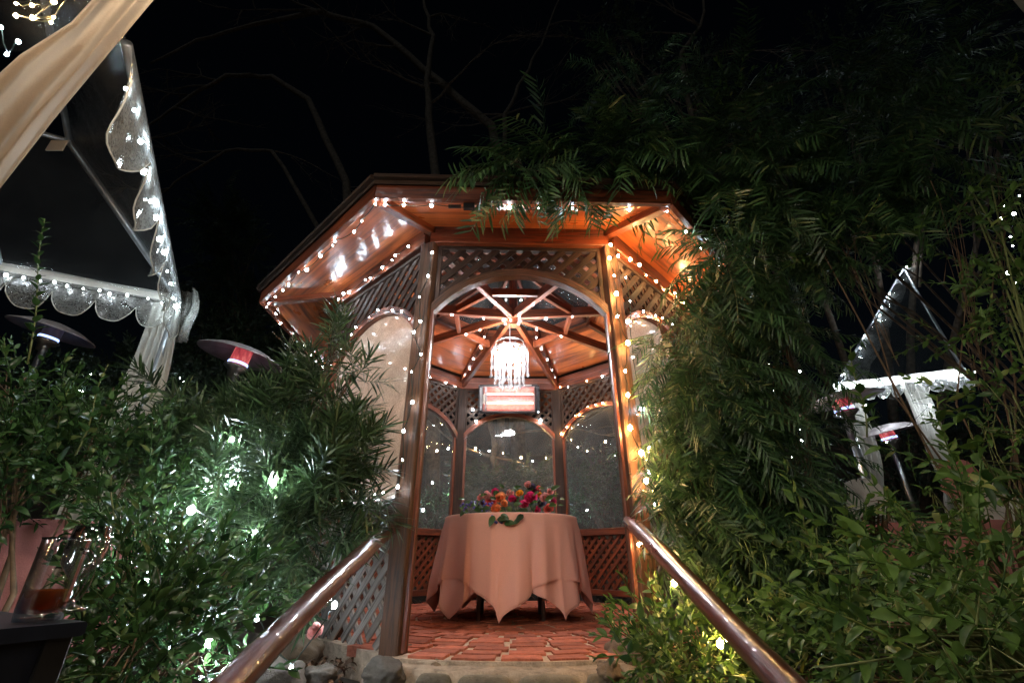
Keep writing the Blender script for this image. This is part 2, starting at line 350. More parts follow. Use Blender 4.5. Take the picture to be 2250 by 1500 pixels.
for i in range(8):
    S = side(i if i < 7 else 7); front = (i == 7); mid, ex, en, Ls = S
    hb = MB(); hb.bar(L2W(S, -Ls/2, 2.605), L2W(S, Ls/2, 2.605), .13, .09); hb.build('header_beam', M['red'] if not front else M['red'], G)
    hb = MB(); hb.bar(L2W(S, -Ls/2+.03, 2.70, .03), L2W(S, Ls/2-.03, 2.70, .03), .05, .10); hb.build('frieze_board', M['red'], G)
    ap, spr = (2.30, 1.99) if front else (2.18, 1.86)
    # arch trim, one curved board with depth
    mb = MB(); n = 26; rows = []
    T = .055; prev = None
    vs = []; gs = []; fs = []
    for j in range(n+1):
        s = -HW+2*HW*j/n; z = archz(s, ap, spr); dz = (archz(s+.01, ap, spr)-archz(s-.01, ap, spr))/.02; nn = Vector((-dz, 1)).normalized()
        for (q, dn) in ((0, -.035), (T, -.035), (T, .035), (0, .035)):
            vs.append(L2W(S, s+nn.x*q, z+nn.y*q, dn)); gs.append((s*2+3, q*2, dn+.3))
        if j:
            b0 = (j-1)*4; b1 = j*4
            for q in range(4): fs.append((b0+q, b0+(q+1) % 4, b1+(q+1) % 4, b1+q))
    fs += [(0, 1, 2, 3), (n*4+3, n*4+2, n*4+1, n*4)]
    mb.add(vs, fs, gs, False); mb.build('arch_trim', M['post'] if front else M['red'], G)
    # upper lattice
    fm = MB(); fm.bar(L2W(S, -HW-.0, 2.545), L2W(S, HW, 2.545), .045, .03); fm.bar(L2W(S, -HW+.012, spr+.05), L2W(S, -HW+.012, 2.53), .03, .045); fm.bar(L2W(S, HW-.012, spr+.05), L2W(S, HW-.012, 2.53), .03, .045)
    lp = fm.build('lattice_panel', M['dark'], G)
    reg = lambda s, z: abs(s) < HW and z < 2.545 and z > archz(s, ap, spr)+.03
    lattice(S, reg, spr, 2.545, .088 if front or i in (0, 6) else .08, .047 if front or i in (0, 6) else .036, M['dark'], lp, i in (7, 0, 2, 3, 4, 6))
    if front:
        for sg in (-1, 1):
            mb = MB(); mb.bar(L2W(S, sg*(HW+.012), .0), L2W(S, sg*(HW+.012), 2.0), .022, .075, S[2]); mb.build('door_jamb', M['red'], G)
        continue
    for z, h_, d_ in ((.715, .075, .10), (.10, .06, .07))[:1 if i == 0 else 2]:
        mb = MB(); mb.bar(L2W(S, -HW-.0, z), L2W(S, HW, z), d_, h_); mb.build('window_sill' if z > .3 else 'bottom_rail', M['red'] if i not in (0, 6) else M['post'], G)
    fm = MB(); fm.bar(L2W(S, -HW+.012, .13), L2W(S, -HW+.012, .678), .03, .05); fm.bar(L2W(S, HW-.012, .13), L2W(S, HW-.012, .678), .03, .05)
    lp = fm.build('lattice_panel', M['dark'] if i not in (0, 6) else M['grey'], G)
    reg = lambda s, z: abs(s) < HW and .125 < z < .682
    if i in (0,): reg = lambda s, z: abs(s) < HW and -.02-.05*math.sin(s*19) < z < .682
    lattice(S, reg, .12, .68, .07 if i not in (0,) else .085, .034 if i not in (0,) else .042, M['red'] if i not in (0, 6) else M['grey'], lp, i in (0, 2, 4, 6))
    for sg in (-1, 1):
        mb = MB(); mb.bar(L2W(S, sg*(HW-.01), .755), L2W(S, sg*(HW-.01), spr+.02), .05, .045, S[2]); mb.build('window_stile', M['red'], G)
    # pane: thin vinyl sheet, slightly wavy
    mb = MB(); rows = []; nz = 18
    for a in range(nz+1):
        r = []
        for j in range(25):
            s = -HW+.02+2*(HW-.02)*j/24; zt = archz(s, ap, spr)+.01; z = .75+(zt-.75)*a/nz
            r.append(L2W(S, s, z, -.012+.006*noise.noise(Vector((s*3, z*3, i*7)))))
        rows.append(r)
    mb.sheet(rows); mb.build('window_pane', M['milky'] if i in (0, 6) else M['pane'], G)
# roof: plywood underside panels (soffit and ceiling), rafters, fascia, top skin
HOLE = .92
for i in range(8):
    def quad(a0, a1, dz, th, name, m_, ins=.0):
        mb = MB(); vs = []; gs = []
        c0 = [cor(apo(a), k, AP-SL*a+dz) for a, k in ((a0, i), (a0, i+1), (a1, i+1), (a1, i))]
        mid = sum(c0, Vector())/4
        for t in (0, th):
            for q in c0:
                q2 = q+(mid-q)*ins; vs.append(q2+Vector((0, 0, t)))
        exd = (c0[1]-c0[0]).normalized(); upd = (c0[2]-c0[1]+c0[3]-c0[0]).normalized(); ro = Vector((R.random()*9, R.random()*9, 0))
        gs = [Vector(((v-mid).dot(exd), (v-mid).dot(upd), v.z*.1))+ro for v in vs]
        mb.add(vs, [(0, 1, 2, 3), (7, 6, 5, 4), (0, 4, 5, 1), (1, 5, 6, 2), (2, 6, 7, 3), (3, 7, 4, 0)], gs); mb.build(name, m_, G)
    quad(2.20, 1.67, 0, .018, 'soffit_panel', M['ply'], .004)
    quad(1.56, HOLE, 0, .018, 'ceiling_panel', M['ply'], .004)
    quad(2.27, HOLE, .075, .03, 'roof_panel', M['dark'])
    a, b = cor(apo(2.235), i, 2.515), cor(apo(2.235), i+1, 2.515)
    mb = MB(); mb.bar(a, b, .035, .13); mb.build('fascia', M['red'], G)
    a, b = cor(apo(2.27), i, 2.592), cor(apo(2.27), i+1, 2.592)
    mb = MB(); mb.bar(a, b, .06, .028); mb.build('drip_edge', M['dark'], G)
    # rafters
    a, b = cor(apo(2.19), i, AP-SL*2.19-.028), cor(apo(HOLE), i, AP-SL*HOLE-.028)
    mb = MB(); mb.bar(a, b, .065, .06); mb.build('rafter', M['red'], G)
    # low ties to the hub
    a, b = cor(RP-.05, i, 2.63), cor(.05, i, 2.865)
    mb = MB(); mb.bar(a, b, .05, .10); mb.build('tie_beam', M['red'], G)
    r1 = .66; a, b = cor(r1, i, 2.79), cor(r1, i+1, 2.79); d_ = (b-a)*.06
    mb = MB(); mb.bar(a+d_, b-d_, .04, .075); mb.build('ring_beam', M['red'], G)
    a, b = cor(apo(HOLE-.01), i, AP-SL*HOLE+.06), cor(apo(HOLE-.01), i+1, AP-SL*HOLE+.06)
    mb = MB(); mb.bar(a, b, .03, .14); mb.build('skylight_curb', M['red'], G)
    mb = MB(); vs = [cor(apo(HOLE), i, AP-SL*HOLE+.135), cor(apo(HOLE), i+1, AP-SL*HOLE+.135), Vector((GC.x, GC.y, 3.6))]
    vs2 = [v+Vector((0, 0, .004)) for v in vs]; mb.add(vs+vs2, [(0, 1, 2), (5, 4, 3), (0, 3, 4, 1), (1, 4, 5, 2), (2, 5, 3, 0)]); mb.build('skylight_pane', M['roofv'], G)
mb = MB(); mb.bar(GC+Vector((0, 0, 2.74)), GC+Vector((0, 0, 3.55)), .10, .10); mb.build('king_post', M['red'], G)
for i in range(8):
    a, b = cor(apo(HOLE), i, AP-SL*HOLE+.02), cor(.06, i, 3.52)
    mb = MB(); mb.bar(a, b, .035, .05); mb.build('skylight_bar', M['red'], G)

# ------------------------------------------------------------------ brick floor
def flr(a):
    q = (math.degrees(a-TH)+90) % 45; q = min(q, 45-q)
    return 1.84 if abs((math.degrees(a)+90+180) % 360-180) < 21 else 1.66/cos(rad(q))
mb = MB(); n = 144; top = [Vector((GC.x+flr(2*PI*k/n)*cos(2*PI*k/n), GC.y+flr(2*PI*k/n)*sin(2*PI*k/n), -.008)) for k in range(n)]; bot = [v-Vector((0, 0, .3)) for v in top]
mb.add(top+bot, [tuple(range(n))]+[(k, n+k, n+(k+1) % n, (k+1) % n) for k in range(n)])
fl = mb.build('brick_floor', M['mortar'], kind='structure')
rest = MB(); nb = 0; r0 = .12; ring = 0; cand = []
while r0 < 1.80:
    wd = .108; cnt = max(5, int(2*PI*(r0+wd/2)/.225)); off = R.random()*6
    for k in range(cnt):
        g = .028/(r0+.05); a0 = off+2*PI*k/cnt+g*R.uniform(.3, 1); a1 = off+2*PI*(k+1)/cnt-g*R.uniform(.3, 1)
        ra, rb = r0+.008+R.uniform(-.004, .004), r0+wd-.005+R.uniform(-.004, .004); h_ = R.uniform(.0, .005); tl = [R.uniform(-.0015, .0015) for _ in range(4)]
        ms = []; am = (a0+a1)/2; nseg = 3
        if r0+.09 > flr(am): continue
        vs = []
        for z in (-.05, h_):
            for rr_ in (ra, rb):
                for q in range(nseg+1):
                    a = a0+(a1-a0)*q/nseg; r_ = rr_+.003*R.uniform(-1, 1); vs.append((GC.x+r_*cos(a), GC.y+r_*sin(a), z+(tl[q % 4] if z > -.04 else 0)))
        m1 = nseg+1; fs = []
        for q in range(nseg):
            fs.append((2*m1+q, 3*m1+q, 3*m1+q+1, 2*m1+q+1)); fs.append((q, 2*m1+q, 2*m1+q+1, q+1)); fs.append((m1+q, m1+q+1, 3*m1+q+1, 3*m1+q))
        fs += [(0, m1, 3*m1, 2*m1), (nseg, 2*m1+nseg, 3*m1+nseg, m1+nseg)]
        cx, cy = GC.x+r0*cos(am), GC.y+r0*sin(am)
        cand.append((abs(cx)*1.6+max(0, cy-3)*.8+(5 if r0 < .35 else 0), vs, fs))
    r0 += wd+.006
cand.sort(key=lambda c: c[0])
for k, (_, vs, fs) in enumerate(cand):
    if k < 290: MB().add(vs, fs).build('brick', M['brick'], fl)
    else: rest.add(vs, fs)
rest.build('outer_bricks', M['brick'], fl, kind='stuff')
# stone step below the bricks
st = MB()
rows = []
for zz, rr_ in ((-.022, 1.80), (-.03, 1.93), (-.10, 1.95), (-.32, 1.96)):
    rows.append([Vector((GC.x+(rr_+.015*noise.noise(Vector((a*9, zz*9, 1))))*cos(a), GC.y+rr_*sin(a), zz+.012*noise.noise(Vector((a*14, rr_*20, 0))))) for a in [rad(-90-22+.7*k) for k in range(64)]])
st.sheet(rows); stp = st.build('stone_step', M['mortar'], kind='structure')
for a0, a1 in ((-103.5, -98.3), (-97.8, -90.2), (-89.6, -81.0), (-80.4, -75.3), (-74.6, -69)):
    m_ = MB(); c = rad((a0+a1)/2); wd = rad(a1-a0)*1.97; cc = Vector((GC.x+1.93*cos(c), GC.y+1.93*sin(c), -.155))
    o_ = len(m_.v); vs = []
    for v in ICO[3][0]:
        v = Vector(v); q = Vector([math.copysign(abs(x)**.42, x) for x in v]); k = 1+.05*noise.noise(q*2+cc*5)
        loc = Vector((q.x*wd/2, q.y*.035, q.z*.115))*k; t = Vector((-sin(c), cos(c), 0)); nrm = Vector((cos(c), sin(c), 0))
        vs.append(cc+t*loc.x+nrm*loc.y+Vector((0, 0, loc.z)))
    m_.add(vs, ICO[3][1], None, True); m_.build('stone', M['slab'], stp)
for k in range(3):
    mb = MB(); z0 = -.30-.17*k; y1 = 2.48-.38*k; mb.box((0, y1-.2, z0-.06), (1.5, .42, .12)); mb.build('stair_tread', M['slab'], kind='structure')

# rocks
ROCKS = [(880, 1440, .075, 'rock', 'rounded tan rock at the foot of the left gazebo post'), (925, 1440, .05, 'rock', 'small brown cobble mortared beside the left end of the brick threshold'),
 (845, 1482, .07, 'rockg', 'pale grey rock below the left gazebo post'), (640, 1450, .15, 'rock', 'large smooth boulder under the left handrail'), (600, 1500, .12, 'rockg', 'grey boulder at the bottom edge under the left handrail'),
 (1395, 1462, .13, 'rock', 'big tan boulder at the foot of the right gazebo post'), (1340, 1480, .06, 'rock', 'pale rock at the right end of the stone step'), (540, 1425, .1, 'rockg', 'grey rock under the drooping shrub left of the handrail'),
 (380, 1440, .09, 'rockg', 'flat grey stone lying among the dark leaves at lower left'), (290, 1400, .1, 'rock', 'rough boulder half hidden in the lower left shrub'), (1820, 1400, .12, 'rock', 'rounded rock behind the bright green shrub at right'),
 (960, 1470, .045, 'rock', 'fist sized stone just left of the first grey step stone'), (700, 1490, .06, 'rockg', 'dark stone in the leaf litter by the left handrail')]
for px, py, r, mk, lb in ROCKS:
    p = at(px, py, z=-.05); mb = MB(); mb.blob((0, 0, 0), r, .5, 4, (1.25, .9, .75), 1.1); o = put('rock', mb.mesh('rock', M[mk]), None, p+Vector((0, 0, r*.15)))
    o.rotation_euler = (0, 0, R.random()*6); tag(o, lb, 'rock')
o = thing('rock_wall', 'low wall of piled tan and grey boulders behind the left shrubs', 'wall', (-3.4, 4.4, 0))
for k in range(26):
    mb = MB(); r = R.uniform(.10, .2); mb.blob((R.uniform(-4.9, -1.9), 4.6+R.uniform(-.2, .3), R.uniform(-.05, .55)), r, .3, 2, (1.3, .9, .8)); mb.build('stone', M['rock' if k % 2 else 'rockg'], o)

# ------------------------------------------------------------------ handrails
for sg, lb in ((-1, 'glossy red brown round handrail descending on the left of the steps'), (1, 'glossy red brown round handrail descending on the right of the steps')):
    p0 = Vector((sg*.685, 2.83, .615)); p1 = Vector((sg*.672, 1.35, .16)); p2 = p0+(p1-p0)*1.9
    o = thing('handrail', lb, 'handrail', (sg*.68, 1.5, -.3))
    pts = [p0+(p2-p0)*t+Vector((0, 0, .012*sin(t*7+sg))) for t in [k/24 for k in range(25)]]
    pts = [p0+Vector((0, .0, -.02))]+pts
    mb = MB(); mb.tube(pts, [.028]+[.040+.0015*sin(k*1.7) for k in range(25)], 20); mb.build('rail', M['rail'], o)
    mb = MB(); mb.bar(p1+Vector((0, -.75, -.25)), p1+Vector((0, -.75, -1.1)), .08, .08); mb.build('newel', M['post'], o)

# ------------------------------------------------------------------ table with linen and flowers
TC = Vector((-.01, 4.36, 0)); TR = .55; TZ = .755
t = thing('round_table', 'round folding table hidden beneath the salmon cloth in the gazebo', 'table', TC)
mb = MB(); mb.lathe(TC, [(0, TZ-.03), (TR-.01, TZ-.03), (TR-.01, TZ-.006), (0, TZ-.006)], 48); mb.build('table_top', M['dark'], t)
for a in (45, 135, 225, 315):
    mb = MB(); d_ = Vector((cos(rad(a)), sin(rad(a)), 0)); mb.tube([TC+d_*.36+Vector((0, 0, 0)), TC+d_*.34+Vector((0, 0, .72))], .016, 8); mb.build('leg', M['pipe'], t)
def cloth(s_half, rot, r_off, ztop, name, label, seed, fold):
    mb = MB(); n = 288; rows = []
    rr_ = random.Random(seed); ph = [rr_.random()*6 for _ in range(6)]
    for j in range(9):
        r_ = (TR+r_off)*j/8; rows.append([TC+Vector((r_*cos(2*PI*k/n), r_*sin(2*PI*k/n), ztop)) for k in range(n+1)])
    for j in range(1, 27):
        v = j/26; r = []
        for k in range(n+1):
            a = 2*PI*(k % n)/n; q = (a-rot+PI/4) % (PI/2)-PI/4; drop = s_half-.42+(.745-s_half+.42)*(abs(q)/(PI/4))**2.3
            c = abs(q)/(PI/4)
            kf = 15; wv = 1-2*abs(sin(a*kf*.5+ph[0]+.8*sin(2*a+ph[1])+.25*v*sin(a*3)))**.75+.4*sin(a*23+ph[2]+v)+.35*sin(a*5+ph[3])
            crn = math.exp(-((1-c)/.22)**2)
            d = drop*v; fl_ = min(1, d/.5)
            rr2 = TR+r_off+.012*min(1, v*6)+.075*d+fold*fl_*wv+.03*crn*v
            ang = a+.05*fl_*sin(a*kf+ph[4])
            z = ztop-d*.985
            if j == 1: z = ztop-.004; rr2 = TR+r_off+.006
            r.append(Vector((TC.x+rr2*cos(ang), TC.y+rr2*sin(ang), max(z, .012+.01*wv*.3))))
        rows.append(r)
    hem_ = MB(); hem_.tube([q+Vector((0, 0, .003)) for q in rows[-1]], .0026, 5, False); mb.sheet(rows); o = mb.build(name, M['cloth']); hem_.build('hem', M['cloth'], o); md = o.modifiers.new('thick', 'SOLIDIFY'); md.thickness = .002
    tag(o, label, 'tablecloth'); return o
cloth(.935, rad(-93), .004, TZ, 'tablecloth', 'under layer of salmon linen with corners hanging left and right below the upper cloth', 3, .031)
cloth(.90, rad(-95+45), .026, TZ+.006, 'tablecloth', 'top salmon linen cloth with its pointed corner hanging at the front of the gazebo table', 3, .031)

def petal_rose(np_, rin, rout, h):
    mb = MB()
    for k in range(np_):
        t = k/(np_-1); r = rin+(rout-rin)*t; a = k*2.399; wv = .85-.25*t; rows = []
        for i in range(5):
            v = i/4; rr_ = r*(.35+.65*math.sin(v*PI*.5))+(.22*r*max(0, v-.6)*t*2); z = -h*.5+h*(v)*(1.0-.35*t); row = []
            for j in range(5):
                aa = a+(j/4-.5)*wv*2*(.6+.4*sin(v*PI)+.2); row.append(Vector((rr_*cos(aa), rr_*sin(aa), z-.12*h*abs(j/4-.5)*2*v)))
            rows.append(row)
        mb.sheet(rows)
    return mb
rose = petal_rose(22, .004, .034, .045); ran = petal_rose(34, .003, .030, .036)
def fmat(n, c): return leafmat(n, c, tuple(x*.6 for x in c), .55, .25, tuple(min(1, x*1.1) for x in c))
FM = [fmat('coral petals', (.80, .17, .13)), fmat('magenta petals', (.62, .03, .15)), fmat('peach petals', (.92, .38, .16)), fmat('blush petals', (.80, .38, .36)), fmat('marigold petals', (.85, .38, .03)), fmat('burgundy petals', (.18, .01, .03)), fmat('violet blue petals', (.12, .12, .48)), fmat('thistle blue', (.10, .10, .18))]
rm = rose.mesh('rose', FM[0]); rn = ran.mesh('ranunculus', FM[0])
fa = thing('flower_arrangement', 'low arrangement of coral, peach and magenta roses with dark leaves trailing over the table edge', 'flowers', TC+Vector((0, -.25, TZ+.01)))
FL = [(1160, 1064, 3, 1), (1184, 1072, 0, .8), (1078, 1100, 0, 1.25), (1100, 1092, 2, 1.3), (1090, 1118, 2, 1.5), (1165, 1093, 1, 1.35), (1196, 1092, 3, 1.1), (1205, 1117, 0, 1.1), (1178, 1120, 1, 1), (1142, 1083, 4, .9), (1070, 1088, 3, 1),
      (1120, 1083, 3, 1), (1088, 1080, 1, .9), (1055, 1092, 3, .8), (1150, 1108, 1, 1), (1108, 1105, 2, 1), (1176, 1080, 5, 1.1), (1190, 1105, 7, .9), (1170, 1068, 7, .8), (1215, 1100, 1, .8), (1135, 1100, 5, .8), (1125, 1095, 1, .9), (1208, 1080, 3, .8), (1062, 1105, 5, .8), (1185, 1086, 4, .7)]
fg = MB()
for k, (px, py, c, s_) in enumerate(FL):
    y = 4.0+R.uniform(-.03, .09)+(.05 if py < 1085 else 0); p = at(px, py, y=y); d_ = (Vector((R.uniform(-.5, .5), -1.1, .55+R.uniform(-.2, .3)))).normalized()
    put('flower', rm if k % 3 else rn, fa, p, d_.to_track_quat('Z', 'Y'), s_*R.uniform(.95, 1.2), FM[c])
    fg.tube([p, Vector((p.x*.6, 4.15, TZ+.02))], .003, 5)
fg.build('stems', M['gstem'], fa)
# template leaves (length 1 along +Y, face +Z)
def leaf_t(wd, n=4, fold=.12, curl=.15, shape='ovate'):
    vs = []; fs = []
    for i in range(n+1):
        t = i/n; wv = wd*(math.sin(PI*min(1, t**.8))**.8 if shape == 'ovate' else (min(1, t*5)*(1-t)**.45 if t < 1 else 0))
        if i in (0, n): wv = wd*.03
        z = -curl*t*t; vs += [(-wv, t, z+fold*wv), (0, t, z), (wv, t, z+fold*wv)]
    for i in range(n):
        b = i*3; fs += [(b, b+1, b+4, b+3), (b+1, b+2, b+5, b+4)]
    return vs, fs
LEAF = leaf_t(.26, 5, .35, .22); 
def strip_t(wd, curl): 
    return [(-wd*.4, 0, 0), (wd*.4, 0, 0), (-wd, .4, -curl*.16), (wd, .4, -curl*.16), (-wd*.8, .75, -curl*.55), (wd*.8, .75, -curl*.55), (0, 1, -curl)], [(0, 1, 3, 2), (2, 3, 5, 4), (4, 5, 6)]
def lmesh(name, tm, m_):
    me = bpy.data.meshes.new(name); me.from_pydata(tm[0], [], tm[1]); me.materials.append(m_); me.polygons.foreach_set('use_smooth', [True]*len(tm[1])); return me
def qmat(loc, d, up, s):
    d = d.normalized(); x = d.cross(up)
    if x.length < 1e-3: x = d.cross(Vector((1, 0, 0)))
    x.normalize(); z = x.cross(d); m_ = Matrix((x*s, d*s, z*s)).transposed().to_4x4(); m_.translation = loc; return m_
fl_leaf = lmesh('leaf', LEAF, M['broad'])
for px, py in ((1105, 1118), (1120, 1125), (1092, 1140), (1108, 1150), (1118, 1138), (1150, 1130), (1162, 1125), (1142, 1140), (1040, 1112), (1050, 1120), (1128, 1108), (1060, 1118), (1012, 1112), (1022, 1120), (1140, 1118), (1170, 1105), (1100, 1130), (1086, 1132), (1222, 1108), (1215, 1090), (1046, 1100), (1130, 1118)):
    p = at(px, py, y=3.93+R.uniform(-.03, .03) if py < 1128 else 3.76); m_ = qmat(p, Vector((R.uniform(-1, 1), -.5, R.uniform(-.9, .4))), Vector((0, -1, .4)), R.uniform(.07, .1)); o = put('leaf', fl_leaf, fa, p); o.matrix_basis = Matrix.Translation(-org(fa)) @ m_
for _ in range(46):
    px, py = R.uniform(1010, 1235), R.uniform(1072, 1124); py += max(0, (1080-px)*.35); p = at(px, min(py, 1126), y=4.03+R.uniform(-.08, .1)); p.z = max(p.z, TZ+.012)
    m_ = qmat(p, Vector((R.uniform(-1, 1), R.uniform(-1, .2), R.uniform(-.1, .9))), Vector((0, -1, .6)), R.uniform(.045, .085)); o = put('leaf', fl_leaf, fa, p); o.matrix_basis = Matrix.Translation(-org(fa)) @ m_
mb = MB()
for px, py in [(1015+R.uniform(-12, 70), 1110+R.uniform(-10, 12)) for _ in range(26)]+[(1075+R.uniform(-10, 30), 1140+R.uniform(-10, 8)) for _ in range(14)]:
    p = at(px, py, y=3.9 if py < 1126 else 3.77); mb.blob(p, .011, .4, 1)
mb.build('delphinium', FM[6], fa)

# ------------------------------------------------------------------ chandelier and infrared heater
CH = at(1120, 792, y=4.42)
ch = thing('chandelier', 'round crystal chandelier glowing white under the gazebo hub', 'chandelier', CH+Vector((0, 0, .3)))
mb = MB(); mb.tube([CH+Vector((0, 0, .2)), Vector((CH.x, CH.y, 2.76))], .006, 6); mb.build('chain', M['steel'], ch)
mb = MB(); 
for z, r in ((.2, .15), (.12, .185), (-.02, .16)):
    mb.tube([CH+Vector((r*cos(2*PI*k/24), r*sin(2*PI*k/24), z)) for k in range(25)], .006, 6, False)
for k in range(6): mb.tube([CH+Vector((0, 0, .2)), CH+Vector((.18*cos(k*PI/3), .18*sin(k*PI/3), .12))], .004, 5)
mb.build('frame', M['steel'], ch)
LB = emit('chandelier lamp', (.96, .95, .98), 520)
for k in range(6):
    mb = MB(); a = k*PI/3+.3; mb.blob(CH+Vector((.075*cos(a), .075*sin(a), .05)), .028, 0, 2, (1, 1, 1.5)); mb.build('lamp', LB, ch)
bead = ([(0, 0, 1), (0, 0, -1)]+[(cos(a), sin(a), 0) for a in [k*PI/3 for k in range(6)]], [(0, 2+k, 2+(k+1) % 6) for k in range(6)]+[(1, 2+(k+1) % 6, 2+k) for k in range(6)])
def bd(T, p, s): T.append(Matrix.Translation(p) @ Matrix.Rotation(R.random()*3, 4, 'Z') @ Matrix.Diagonal((s, s, s*1.25, 1)))
for k in range(60):
    a = k*2*PI/60*2; r = (.19, .15, .11)[k % 3]; n = int((12, 16, 19)[k % 3]+R.uniform(-3, 4)); T = []
    for j in range(n):
        bd(T, CH+Vector((r*cos(a)+.004*R.uniform(-1, 1), r*sin(a), .13-j*.0215)), .0115 if j < n-1 else .021)
    loft('crystal_strand', bead, T, M['crystal'], ch)
T = []; bd(T, CH+Vector((-.075, -.12, -.28)), .035); loft('crystal_drop', bead, T, M['crystal'], ch)
HC = at(1118, 876, y=5.72)
ht = thing('infrared_heater', 'black wall mounted electric infrared heater glowing pink above the back window', 'heater', HC)
mb = MB(); prof = [(-.17, 0), (-.19, .05), (-.19, .10), (-.13, .14), (.13, .14), (.19, .10), (.19, .05), (.17, 0)]
tilt = rad(-18); fwd = Vector((0, -cos(tilt), sin(tilt))); upv = Vector((0, sin(tilt), cos(tilt)))
def hp(x, z, d): return HC+Vector((x, 0, 0))+upv*z+fwd*(-d)
for x in (-.40, .36):
    mb.add([hp(x, z, d-.0) for z, d in prof]+[hp(x+.045, z*.93, d) for z, d in prof], [tuple(range(8)), tuple(range(15, 7, -1))]+[(i, i+8, (i+1) % 8+8, (i+1) % 8) for i in range(8)])
mb.bar(hp(-.38, .178, .06), hp(.38, .178, .06), .12, .02, upv); mb.bar(hp(-.38, -.178, .06), hp(.38, -.178, .06), .12, .02, upv); mb.bar(hp(-.38, 0, .13), hp(.38, 0, .13), .02, .34, upv)
mb.build('housing', M['black'], ht)
mb = MB(); mb.sheet([[hp(x, .16*sin(a), .02+.09*cos(a)) for x in (-.345, .345)] for a in [rad(-90+12*k) for k in range(16)]]); mb.build('reflector', M['reflector'], ht)
HE = emit('glowing quartz tube', (1, .34, .24), 9)
for z in (-.055, .06):
    mb = MB(); mb.tube([hp(-.32, z, .04), hp(.32, z, .04)], .011 if z > 0 else .016, 10); mb.build('heating_tube', HE, ht)
mb = MB()
for k in range(44): x = -.34+.68*k/43; mb.slat(hp(x, -.16, -.002), hp(x, .16, -.002), .0028, .003, fwd)
for z in (-.16, -.05, .05, .16): mb.slat(hp(-.345, z, -.004), hp(.345, z, -.004), .004, .003, fwd)
mb.build('grille', M['steel'], ht)
for x in (-.3, -.365): mb = MB(); mb.slat(hp(x-.0, -.15, -.006), hp(x, .15, -.006), .03, .004, fwd); mb.build('vent_strip', M['pipe'], ht)
mb = MB(); mb.slat(hp(-.325, -.06, -.01), hp(-.325, .06, -.01), .03, .006, fwd); mb.build('plate', M['white'], ht)
mb = MB(); mb.slat(hp(.2, .178, -.001), hp(.3, .178, -.001), .016, .003, fwd); mb.build('name_plate', M['white'], ht)
mb = MB()
for x in (-.2, .2): mb.bar(hp(x, .1, .13), Vector((HC.x+x, 5.98, 2.6)), .03, .012)
mb.build('bracket', M['black'], ht)

# ------------------------------------------------------------------ string lights
bulbm = {}
for k_ in ('cool', 'warm', 'cool_strong', 'cool_soft'):
    mb = MB(); mb.blob((0, 0, 0), .0078, 0, 1, (1, 1, 1.25)); bulbm[k_] = mb.mesh('bulb', M[k_])
def string(label, pts, colr, group='strings of fairy lights', sag=.02, s=1.0, wire=True):
    pts = [Vector(p) for p in pts]; o = thing('string_lights', label, 'string lights', pts[0], group)
    if wire:
        path = []
        for a, b in zip(pts[:-1], pts[1:]):
            for k in range(4):
                t = k/4; path.append(a.lerp(b, t)+Vector((R.uniform(-.004, .004), R.uniform(-.004, .004), .012-sag*4*t*(1-t))))
        path.append(pts[-1]+Vector((0, 0, .012))); mb = MB(); mb.tube(path, .003, 5); mb.build('wire', M['wire'], o)
    for k, p in enumerate(pts):
        c = colr if isinstance(colr, str) else colr[k % len(colr)]
        put('bulb', bulbm[c], o, p, scale=s*R.choice((.6, .8, .95, 1.1, 1.4)))
    return o
def along(ps, n, j=.02):
    ps = [Vector(p) for p in ps]; L = [0]
    for a, b in zip(ps[:-1], ps[1:]): L.append(L[-1]+(b-a).length)
    out = []
    for k in range(n):
        t = L[-1]*min(1, max(0, (k+R.uniform(-.3, .3))/(n-1))); i = 0
        while i < len(L)-2 and L[i+1] < t: i += 1
        out.append(ps[i].lerp(ps[i+1], (t-L[i])/(L[i+1]-L[i]))+Vector((R.uniform(-j, j), R.uniform(-j, j), R.uniform(-j, j))))
    return out
ez = 2.44; er = apo(2.20)
o = string('cool white fairy lights along the front eave of the gazebo', [cor(er, 0, ez).lerp(cor(er, 7, ez), t) for t in (0.02, .085, .18, .45, .55, .67, .87)], ['cool_strong', 'cool_strong', 'cool_soft', 'cool_soft', 'cool_soft', 'cool', 'cool_soft'], s=1.15)
mb = MB(); p = cor(er, 0, ez).lerp(cor(er, 7, ez), .31); mb.box(p, (.07, .03, .045)); mb.bar(p+Vector((-.13, 0, 0)), p+Vector((-.05, 0, 0)), .018, .018); mb.bar(p+Vector((.05, 0, 0)), p+Vector((.14, 0, 0)), .018, .018); mb.build('plug', M['black'], o)
string('cool white fairy lights along the upper left slope of the gazebo eave', along([cor(er, 0, ez), cor(er, 1, ez)], 12), 'cool', s=1.1)
string('cool white fairy lights along the far left eave behind the spiky bush', along([cor(er, 1, ez), cor(er, 2, ez)], 11), 'cool')
string('cool white fairy lights along the right eave under the hanging branches', along([cor(er, 7, ez), cor(er, 6, ez), cor(er, 5, ez)], 14), 'cool', s=.9)
S0 = side(0); string('cool white fairy lights along the beam over the left arched window', along([L2W(S0, -.55, 2.56, .1), L2W(S0, .6, 2.56, .1)], 9), 'cool', s=1.1)
string('cool white fairy lights on the arch trim of the left window', along([L2W(S0, s_, archz(s_, 2.18, 1.86)+.03, .06) for s_ in (-.55, -.35, -.1, .15, .4, .57)], 9), 'cool_soft', s=.8)
p = lambda i, z, dx=0, dy=-.08: cor(RP, i, z)+Vector((dx, dy, 0))
